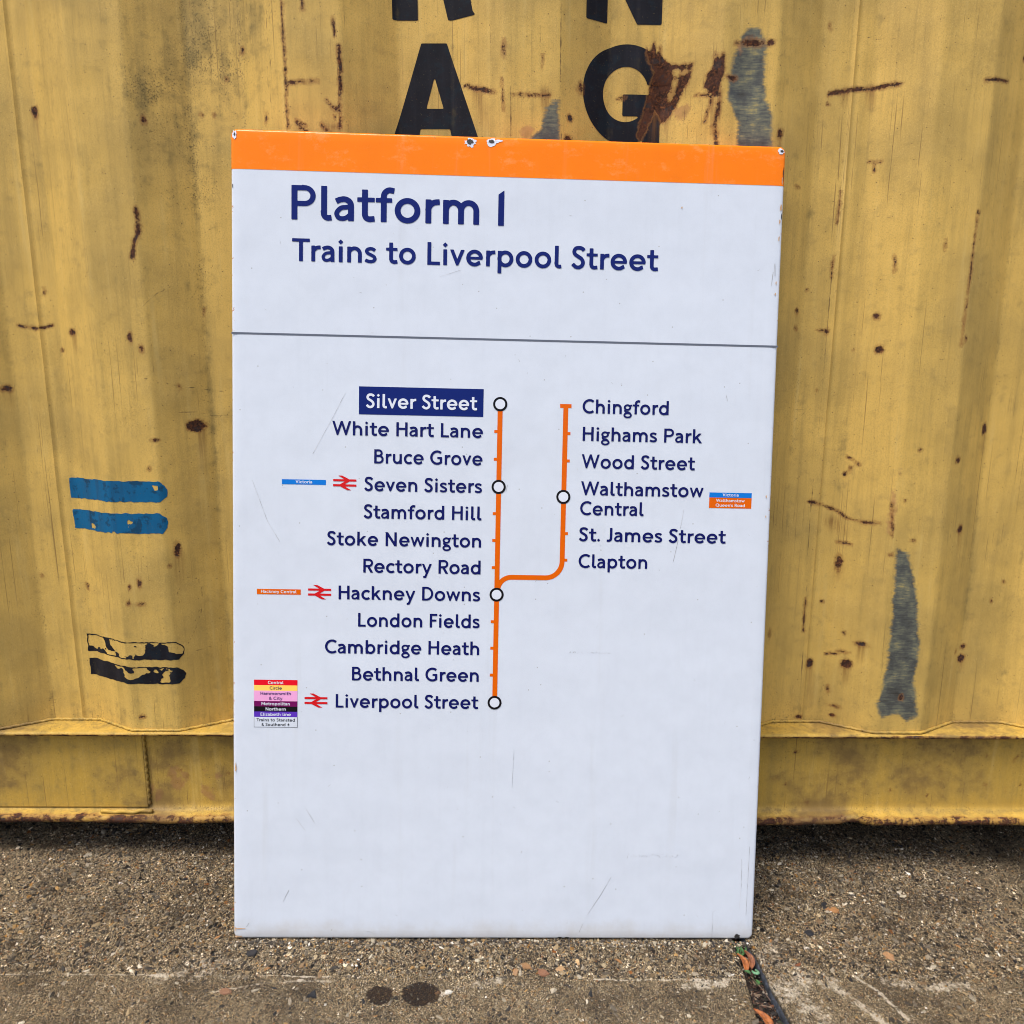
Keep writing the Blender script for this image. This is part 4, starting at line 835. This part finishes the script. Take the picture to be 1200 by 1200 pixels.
G = {
 'P': ([st(h_), ('S', bowlP, B_)], S_, O_), 'B': ([st(h_), ('S', [(h_, .9315), (.33, .9315)]+arc(.33, .742, .19, .1895, 90, -90)+[(h_, .5525)], B_), ('S', [(h_, .5325), (.36, .5325)]+arc(.36, .3005, .235, .232, 90, -90)+[(h_, .0685)], B_)], S_, O_),
 'R': ([st(h_), ('S', bowlP, B_), ('C', [(.30, .52), (.635, -.08)], .165, 0, 1)], S_, D_), 'D': ([st(h_), ('S', [(h_, .9315), (.29, .9315)]+arc(.29, .5, .40, .4315, 90, -90)+[(h_, .0685)], B_)], S_, O_),
 'F': ([st(h_), ('S', [(0, .9315), (.53, .9315)], B_), ('S', [(0, .515), (.48, .515)], B_)], S_, .03), 'E': ([st(h_), ('S', [(0, .9315), (.54, .9315)], B_), ('S', [(0, .515), (.50, .515)], B_), ('S', [(0, .0685), (.55, .0685)], B_)], S_, .04),
 'L': ([st(h_), ('S', [(0, .0685), (.55, .0685)], B_)], S_, .03), 'T': ([('S', [(.38, 0), (.38, 1)], W_), ('S', [(0, .928), (.76, .928)], .144)], .03, -.03),
 'H': ([st(h_), st(.665), ('S', [(0, .535), (.70, .535)], B_)], S_, S_), 'N': ([st(h_), st(.685), ('C', [(.02, 1.07), (.745, -.07)], .165, 0, 1)], S_, S_),
 'M': ([st(h_), st(.865), ('C', [(.03, 1.10), (.4715, .30), (.91, 1.10)], .15, 0, 1)], S_, S_), 'C': ([('S', arc(.49, .5, .412, .436, 49, 311, 30), W_)], O_, .035),
 'G': ([('S', arc(.49, .5, .412, .436, 50, 318, 30), W_), ('S', [(.755, .15), (.755, .53)], W_), ('S', [(.50, .475), (.83, .475)], B_)], O_, S_-.01),
 'Q': ([('S', arc(.49, .5, .412, .436, 0, 365, 40), W_), ('C', [(.54, .26), (.93, -.06)], .14, -.05, 1)], O_, O_), 'O': ([('S', arc(.49, .5, .412, .436, 0, 365, 40), W_)], O_, O_),
 'S': ([('S', spline([(.560, .815), (.475, .905), (.345, .938), (.195, .905), (.125, .765), (.175, .640), (.310, .545), (.455, .440), (.520, .290), (.475, .145), (.345, .064), (.195, .090), (.065, .215)]), W_)], .03, O_-.01),
 'V': ([('C', [(.03, 1.12), (.385, .09), (.74, 1.12)], W_, 0, 1)], D_, D_), 'W': ([('C', [(.01, 1.12), (.315, .09), (.595, .96), (.875, .09), (1.18, 1.12)], .15, 0, 1)], D_, D_),
 'J': ([('S', [(.30, 1), (.30, .24)]+arc(.14, .24, .16, .172, 0, -88)+[(.02, .075)], W_)], .04, S_), '1': ([('X', [(0, -.01), (W_, -.01), (W_, 1.03), (0, .905)])], S_, S_),
 'a': ([('S', [(.485, 0), (.485, .42)]+arc(.285, .445, .20, .190, 0, 100)+[(.17, .615), (.065, .565)], W_), ('S', spline([(.485, .405), (.34, .400), (.19, .365), (.085, .225), (.135, .095), (.245, .066), (.36, .10), (.485, .20)]), .135)], .035, S_-.01),
 'b': ([st(h_), ('S', arc(.335, .35, .265, .289, 0, 365, 30), W_)], S_, O_), 'p': ([st(h_, -.30, XH), ('S', arc(.335, .35, .265, .289, 0, 365, 30), W_)], S_, O_),
 'd': ([st(.60), ('S', arc(.343, .35, .265, .289, 0, 365, 30), W_)], O_, S_), 'c': ([('S', arc(.355, .35, .278, .289, 47, 313, 26), W_)], O_, .03),
 'e': ([('S', [(.635, .335)] + arc(.355, .35, .280, .289, 0, 312, 30) + [(.60, .155)], W_), ('S', [(.09, .345), (.700, .345)], .125)], O_, O_-.01),
 'f': ([('S', [(.225, 0), (.225, .74)]+arc(.405, .745, .18, .190, 180, 95)+[(.52, .915)], W_), ('S', [(0, .635), (.46, .635)], .13)], .01, -.05),
 'g': ([('S', arc(.275, .475, .195, .165, 0, 365, 26), .135), ('S', [(.40, .60), (.60, .632)], .125), ('S', spline([(.19, .345), (.105, .265), (.155, .175), (.30, .150)]), .125), ('S', arc(.300, -.075, .232, .155, 0, 365, 30), .130), ('S', [(.23, .155), (.36, .135), (.48, .06)], .125)], .035, .02),
 'h': ([st(h_), ('S', shoulder(h_, .545), W_)], S_, S_), 'n': ([st(h_, 0, XH), ('S', shoulder(h_, .545), W_)], S_, S_), 'm': ([st(h_, 0, XH), ('S', shoulder(h_, .510), W_), ('S', shoulder(.510, .942), W_)], S_, S_),
 'i': ([st(h_, 0, XH), dia(h_, .895)], S_, S_), 'k': ([st(h_), ('C', [(.10, .26), (.58, .78)], .15, 0, XH), ('C', [(.245, .44), (.60, -.06)], .155, 0, 1)], S_, D_), 'l': ([('S', [(h_, 1), (h_, .20)]+arc(.205, .20, .1275, .128, 180, 268)+[(.295, .085)], W_)], S_, .03),
 'o': ([('S', arc(.355, .35, .278, .289, 0, 365, 34), W_)], O_, O_), 'r': ([st(h_, 0, XH), ('S', [(h_, .36)]+arc(.335, .375, .258, .252, 175, 98)+[(.40, .632)], W_)], S_, .0),
 's': ([('S', spline([(.470, .555), (.375, .615), (.270, .634), (.150, .600), (.105, .510), (.165, .425), (.290, .360), (.420, .285), (.462, .185), (.400, .092), (.270, .066), (.150, .085), (.050, .135)]), .148)], .035, .035),
 't': ([('S', [(.215, .93), (.215, .215)]+arc(.350, .210, .135, .140, 180, 272)+[(.49, .085)], W_), ('S', [(0, .635), (.49, .635)], .13)], .012, .012),
 'u': ([st(.545, 0, XH), ('S', [(h_, XH), (h_, .315)]+arc(.3115, .307, .2335, .238, 182, 360)+[(.545, .37)], W_)], S_, S_), 'v': ([('C', [(.03, .82), (.315, .08), (.60, .82)], .15, 0, XH)], D_, D_),
 'w': ([('C', [(.01, .82), (.245, .08), (.46, .68), (.675, .08), (.91, .82)], .14, 0, XH)], D_, D_), 'y': ([('C', [(.03, .82), (.33, .06)], .15, .03, XH), ('C', [(.655, .82), (.245, -.25), (.10, -.262)], .15, -.33, XH)], D_, D_),
 'z': ([('S', [(.02, .635), (.48, .635)], .13), ('S', [(.01, .065), (.50, .065)], .13), ('C', [(.45, .70), (.06, 0)], .14, 0, XH)], .03, .03), '.': ([dia(.11, .10)], .03, .03), "'": ([('X', [(.0, 1), (.14, 1), (.09, .68), (.0, .68)])], .03, .03),
 '&': ([('S', spline([(.72, .0), (.50, .25), (.25, .60), (.19, .78), (.30, .92), (.44, .87), (.45, .74), (.30, .58), (.12, .42), (.08, .22), (.20, .08), (.38, .07), (.55, .20), (.66, .44)]), .13)], .04, .04),
 '^': ([('S', [(.38, .0), (.38, .95)], .13), ('C', [(.0, .32), (.38, .66), (.76, .32)], .14, 0, 1), ('S', [(.22, .05), (.54, .05)], .09)], .05, .02),
}
_cache = {}
def glyph(ch, step):
    if (ch, step) in _cache: return _cache[ch, step]
    parts, l, r = G[ch]; polys = []
    for s in parts:
        if s[0] in 'PX': polys.append((s[1], None))
        elif s[0] == 'S': polys.append((ribbon(s[1], s[2]), None))
        else: polys.append((ribbon(s[1], s[2]), (s[3], s[4])))
    allp = np.array([q for p, c in polys for q in (p if c is None else [(x, min(max(y, c[0]), c[1])) for x, y in p])])
    lo, hi = allp.min(0)-.02, allp.max(0)+.02
    xs = np.arange(lo[0], hi[0]+step, step); ys = np.arange(lo[1], hi[1]+step, step); X, Y = np.meshgrid(xs, ys, indexing='ij')
    f = np.full(X.shape, -9.)
    for p, c in polys:
        d = sd_poly(X, Y, p)
        if c: d = np.minimum(d, np.minimum(Y-c[0], c[1]-Y))
        f = np.maximum(f, d)
    V, F = cells(f, xs, ys); V = np.array(V); x0 = V[:, 0].min(); V[:, 0] -= x0; w = V[:, 0].max()
    _cache[ch, step] = (V, F, w, l, r); return _cache[ch, step]
RATIO = []
def text(s, x, y, cap, width=None, align='l', mat='navy', name='lettering', parent=None, y_off=.0005, step=.026, label=None, fy=1.0, split=False):
    """s set with its baseline at (x, y) mm on the sign face; cap height and ink width in mm"""
    vs, fs = [], []; pen = 0; first = True
    items = []
    for ch in s:
        if ch == ' ': pen += .36; continue
        V, F, w, l, r = glyph(ch, step)
        if not first: pen += l
        items.append((V, F, pen)); pen += w; last = pen; pen += r; first = False
    k = (width/last if width else cap)
    if width: RATIO.append((s, round(k/cap, 3)))
    total = last*k; x0 = x if align == 'l' else (x-total if align == 'r' else x-total/2)
    if split:
        root = bpy.data.objects.new(name, None); col.objects.link(root); root.parent = sign
        if label: root['label'] = label
        for V, F, p in items: mesh('letter', [((x0+(a+p)*k)/1000, -y_off, (y+c*cap)/1000) for a, c in V], F, M[mat], root)
        return root
    for V, F, p in items:
        b = len(vs)
        for a, c in V: vs.append(((x0+(a+p)*k)/1000, -y_off, (y+c*cap*fy)/1000))
        fs += [[b+q for q in f] for f in F]
    o = mesh(name, vs, fs, M[mat], parent or sign)
    if label: o['label'] = label
    return o
def rect(name, x0, x1, y0, y1, mat, off=.0003, parent=None, label=None):
    o = mesh(name, [(a/1000, -off, b/1000) for a, b in ((x0, y0), (x1, y0), (x1, y1), (x0, y1))], [(0, 1, 2, 3)], M[mat], parent or sign)
    if label: o['label'] = label
    return o
text('Platform 1', 86.4, 1075.0, 48.2, 305.0, name='heading_lettering', mat='navy_head', label='large dark blue platform heading', step=.018, split=True)
text('Trains to Liverpool Street', 87.4, 1016.6, 32.0, 530.5, name='heading_lettering', mat='navy_head', label='second line of the dark blue heading', step=.022, split=True)
rect('rule_line', .6, 799.4, 910.5, 913.3, 'grey_rule')
rect('name_box', 184.6, 366.5, 799.0, 839.6, 'navy_box', label='dark blue box round the first station name')
text('Silver Street', 357.3, 808.6, 20.6, 162.4, 'r', 'text_white', 'lettering', y_off=.0006)
LEFT = [('White Hart Lane', 146.1, 768.2), ('Bruce Grove', 207.5, 727.8), ('Seven Sisters', 193.3, 687.1), ('Stamford Hill', 192.7, 646.6), ('Stoke Newington', 139.1, 606.0), ('Rectory Road', 192.8, 566.0),
        ('Hackney Downs', 156.6, 525.4), ('London Fields', 185.7, 484.8), ('Cambridge Heath', 136.9, 443.9), ('Bethnal Green', 177.1, 403.2), ('Liverpool Street', 153.2, 361.6)]
for s, x, y in LEFT: text(s, x, y, 20.6, 366.6-x, 'l')
RIGHT = [('Chingford', 512.5, 640.5, 807.8), ('Highams Park', 513.8, 691.7, 767.3), ('Wood Street', 513.3, 682.4, 726.9), ('Walthamstow', 513.3, 696.7, 686.9), ('Central', 512.8, 608.0, 657.3), ('St. James Street', 512.0, 732.9, 618.2), ('Clapton', 512.5, 615.8, 578.2)]
for s, x0, x1, y in RIGHT: text(s, x0, y, 20.6, x1-x0, 'l')

# route diagram
def strip(name, pts, w, mat, off, extra=()):
    vs, fs = [], []; P = ribbon(pts, w); n = len(P)//2; L_, R2 = P[:n], P[n:][::-1]
    for a, b in zip(L_, R2): vs += [(a[0]/1000, -off, a[1]/1000), (b[0]/1000, -off, b[1]/1000)]
    fs = [(2*i, 2*i+1, 2*i+3, 2*i+2) for i in range(n-1)]
    for x0, x1, y0, y1 in extra:
        b = len(vs); vs += [(x0/1000, -off+.00004, y0/1000), (x1/1000, -off+.00004, y0/1000), (x1/1000, -off+.00004, y1/1000), (x0/1000, -off+.00004, y1/1000)]; fs.append((b, b+1, b+2, b+3))
    return mesh(name, vs, fs, M[mat], sign)
LW = 7.3
tk = lambda ys, x0, x1: [(x0, x1, y-2.2, y+2.2) for y in ys]
strip('route_line', [(391.2, 371.5), (391.2, 818.3)], LW, 'orange_line', .00034, tk((778.2, 737.4, 657.0, 617.0, 576.4, 494.9, 454.7, 413.7), 383.1, 389.2))
br = [(487.9, 818.8), (487.9, 587.5)] + arc(463.4, 587.0, 24.5, 24.7, 0, -90, 12) + [(414, 562.3)] + arc(412.5, 541.6, 20.0, 20.7, 90, 172, 9)
strip('branch_route_line', br, LW, 'orange_line', .00028, tk((777.4, 737.1, 629.1, 589.3), 489.0, 495.6) + [(479.4, 496.2, 814.8, 820.6)])
def ring(cx, cy):
    vs = []; n = 40; ro, ri = 10.5, 7.3
    for r in (ro, ri):
        for k in range(n): a = 2*math.pi*k/n; vs.append(((cx+r*math.cos(a))/1000, -.0005, (cy+r*math.sin(a))/1000))
    o = mesh('interchange_ring', vs, [(k, (k+1) % n, n+(k+1) % n, n+k) for k in range(n)], M['ink'], sign)
    mesh('ring_centre', [((cx+7.32*math.cos(2*math.pi*k/n))/1000, -.00046, (cy+7.32*math.sin(2*math.pi*k/n))/1000) for k in range(n)], [tuple(range(n))], M['text_white'], o)
for y in (818.3, 696.7, 535.8, 371.5): ring(391.1, y)
ring(487.4, 683.7)
# double arrow symbols
def arrows(x, y):
    """centre; 34 x 21.4 mm"""
    w = 17.0; o = []; t = 3.4; off = .0004
    polys = [[(-w, 2.1), (w, 2.1), (w, 5.3), (-w, 5.3)], [(-w, -5.3), (w, -5.3), (w, -2.1), (-w, -2.1)],
             [(-9.8, 10.7), (-3.6, 10.7), (8.2, 4.5), (8.2, 2.5), (4.6, 2.4)], [(8.2, 4.4), (2.2, 3.4), (-8.2, -2.9), (-8.2, -4.4), (-2.2, -3.4), (8.2, 2.9)], [(9.8, -10.7), (3.6, -10.7), (-8.2, -4.5), (-8.2, -2.5), (-4.6, -2.4)]]
    xs = np.arange(-17.6, 17.7, .4); ys = np.arange(-11.2, 11.3, .4); X, Y = np.meshgrid(xs, ys, indexing='ij'); f = np.full(X.shape, -9.)
    for p in polys: f = np.maximum(f, sd_poly(X, Y, p))
    V, F = cells(f, xs, ys)
    mesh('arrow_symbol', [((x+a)/1000, -off, (y+b)/1000) for a, b in V], F, M['red'], sign)
arrows(164.7, 698.3); arrows(128.6, 535.6); arrows(123.8, 371.8)
# connection badges
def badge(x0, x1, y0, y1, mat, lines, cap, tmat, label):
    o = rect('line_badge', x0, x1, y0, y1, mat, .0003, label=label)
    for s, yb, wd in lines: text(s, (x0+x1)/2, yb, cap, wd, 'c', tmat, 'lettering', parent=o, y_off=.0005, step=.05)
badge(73.1, 137.2, 694.7, 702.0, 'lightblue', [('Victoria', 696.5, 24)], 4.5, 'text_white', 'light blue badge at the left')
badge(36.5, 100.8, 531.2, 539.2, 'orange_line', [('Hackney Central', 533.3, 52)], 4.6, 'text_white', 'orange badge at the left')
badge(705.8, 769.6, 687.1, 694.6, 'lightblue', [('Victoria', 689.1, 24)], 4.5, 'text_white', 'light blue badge at the right')
badge(705.8, 769.6, 671.4, 687.0, 'orange_line', [('Walthamstow', 680.6, 43), ("Queen's Road", 673.6, 44)], 4.5, 'text_white', 'orange badge at the right')
YS = [402.6, 394.3, 386.0, 370.2, 362.1, 354.2, 346.0]
for i, (mt, ls, tm, lb) in enumerate([('b_red', [('Central', 396.2, 23)], 'text_white', 'red badge'), ('b_yellow', [('Circle', 387.9, 18)], 'navy', 'yellow badge'), ('b_pink', [('Hammersmith', 379.6, 45), ('& City', 372.3, 20)], 'navy', 'pink badge'),
        ('b_plum', [('Metropolitan', 364.0, 42)], 'text_white', 'plum badge'), ('ink', [('Northern', 355.9, 30)], 'text_white', 'black badge')]):
    badge(32.0, 96.3, YS[i+1], YS[i], mt, ls, 4.7, tm, lb)
badge(32.0, 96.3, 346.0, 354.2, 'b_violet', [('Elizabeth line', 347.9, 45)], 4.7, 'text_white', 'violet badge')
rect('line_badge', 31.8, 96.5, 330.3, 346.0, 'ink', .00028, label='thin black outline of the white badge')
badge(32.3, 96.0, 330.8, 345.9, 'white', [('Trains to Stansted', 339.4, 57), ('& Southend ^', 332.4, 42)], 4.5, 'ink', 'white badge with black outline')

# knocks, stains and scratches in the enamel
def blob(name, cx, cy, rx, ry, mat, off, seed, jag=.25, n=22, parent=None):
    r2 = random.Random(seed); vs = []
    for k in range(n):
        a = 2*math.pi*k/n; q = 1+r2.uniform(-jag, jag); x = min(max(cx+rx*q*math.cos(a), 2.0), 798.0); y = min(max(cy+ry*q*math.sin(a), 2.0), 1197.6)
        e = min(x, 800-x, y, 1200-y); d = (.0056-.0050*math.sqrt(max(0., 1-((4.8-e)/4.8)**2))) if e < 4.8 else max(0., .0006*(9-e)/9)
        vs.append((x/1000, -off+d, y/1000))
    c = len(vs); vs.append((cx/1000, sum(q[1] for q in vs)/c, cy/1000))
    return mesh(name, vs, [(k, (k+1) % n, n) for k in range(n)], M[mat], parent or sign)
def chipped(cx, cy, rx, ry, seed, ir=.58, dx=0, dy=0):
    o = blob('enamel_chip', cx, cy, rx, ry, 'text_white', .0006, seed); blob('bare_spot', cx+dx, cy+dy, rx*ir, ry*ir, 'iron', .0008, seed+50, .3, parent=o)
chipped(341.5, 1190.4, 8.0, 6.2, 1, .58, -.5, .8); chipped(372.3, 1191.4, 8.2, 5.4, 2, .50, -1, .9); chipped(382, 1194.0, 5.0, 1.6, 6, .05)
chipped(5.6, 1191.0, 3.2, 6.0, 3, .38, .3, 0); chipped(792.5, 1192.3, 5.4, 3.8, 4, .40, 1.0, 0)
for cx, cy, rx, ry, sd_ in ((774.2, 6.0, 4.6, 3.6, 21), (498.8, 3.2, 3.4, 1.5, 22), (509.0, 3.2, 3.2, 1.2, 23), (797.6, 1160, 1.0, 10, 24), (797.2, 1100, .8, 4, 25), (.6+2, 1120, .7, 3, 28)): blob('enamel_chip', cx, cy, rx, ry, 'iron', .0007, sd_, .3)
for cx, cy, rx, ry, sd_ in ((8, 4.2, 7, 1.8, 31), (3.0, 16, 1.2, 3, 32), (10, 17, 8, .8, 33), (795.6, 1112, 1.6, 4.5, 34), (794.8, 1092, 1.0, 3, 35), (794.5, 1068, .9, 3, 36), (793, 1004, .9, 2, 37), (792.5, 988, 1.0, 2, 38), (791.5, 690, 1.0, 2, 39), (792, 660, .8, 1.6, 40), (796, 1150, .9, 5, 41), (4.5, 268, 1.4, 6, 42), (650, 1108, 1.2, 1.4, 43)):
    blob('rust_stain', cx, cy, rx, ry, 'stain', .0006, sd_, .4)
def hair(pts, w, vs, fs):
    P = ribbon(pts, w); n = len(P)//2; b = len(vs)
    for a, c in zip(P[:n], P[n:][::-1]): vs += [(a[0]/1000, -.00045, a[1]/1000), (c[0]/1000, -.00045, c[1]/1000)]
    fs += [(b+2*i, b+2*i+1, b+2*i+3, b+2*i+2) for i in range(n-1)]
vs, fs = [], []; r3 = random.Random(12)
for p, w in ((((540, 40), (560, 72), (575, 100)), .45), (((528, 12), (533, 24)), .4), (((75, 60), (84, 78)), .5), (((95, 190), (108, 172)), .4), (((110, 204), (122, 184)), .4), (((118, 740), (150, 800), (165, 830)), .35), (((30, 700), (52, 640), (70, 610)), .35),
             (((664, 640), (668, 668)), .35), (((655, 590), (661, 622)), .45), (((788, 1020), (786, 1000)), .7), (((790, 1032), (791, 1014)), .8), (((420, 240), (422, 300)), .25), (((404, 700), (402, 690)), .4), (((735, 4), (735.3, 46), (740, 48)), .3), (((20, 20), (24, 26)), .5), (((200, 14), (216, 10)), .4),
             (((776, 50), (778, 90), (777, 130)), .3), (((787, 40), (788.5, 150)), .35), (((725, 840), (728, 830)), .4), (((300, 1000), (330, 1010)), .25), (((450, 560), (449, 556)), .5)): hair(p, w, vs, fs)
for k in range(26):       # ghost of something rubbed off, right of the diagram and near the foot
    x = 502+k*2.5+r3.uniform(-1, 1)
    if k not in (9, 10, 17): hair(((x, 449+r3.uniform(-.8, .8)), (x+r3.uniform(.6, 1.6), 450+r3.uniform(-1, 2))), .3, vs, fs)
for k in range(20): x = 600+k*4+r3.uniform(-1, 1); hair(((x, 135+r3.uniform(-5, 3)), (x+r3.uniform(1, 3), 136+r3.uniform(-5, 3))), .35, vs, fs)
for k in range(70): x, y, a = r3.uniform(10, 790), r3.uniform(10, 1130), r3.uniform(0, 3.1); l = r3.uniform(1, 5); hair(((x, y), (x+l*math.cos(a), y+l*math.sin(a))), r3.uniform(.15, .4), vs, fs)
o = mesh('scratches', vs, fs, M['scratch'], sign); o['kind'] = 'stuff'
#print('TRIS', sum(sum(len(p.vertices)-2 for p in ob.data.polygons) if len(ob.data.polygons) < 50000 else 2*len(ob.data.polygons) for ob in scene.objects if ob.type == 'MESH'))
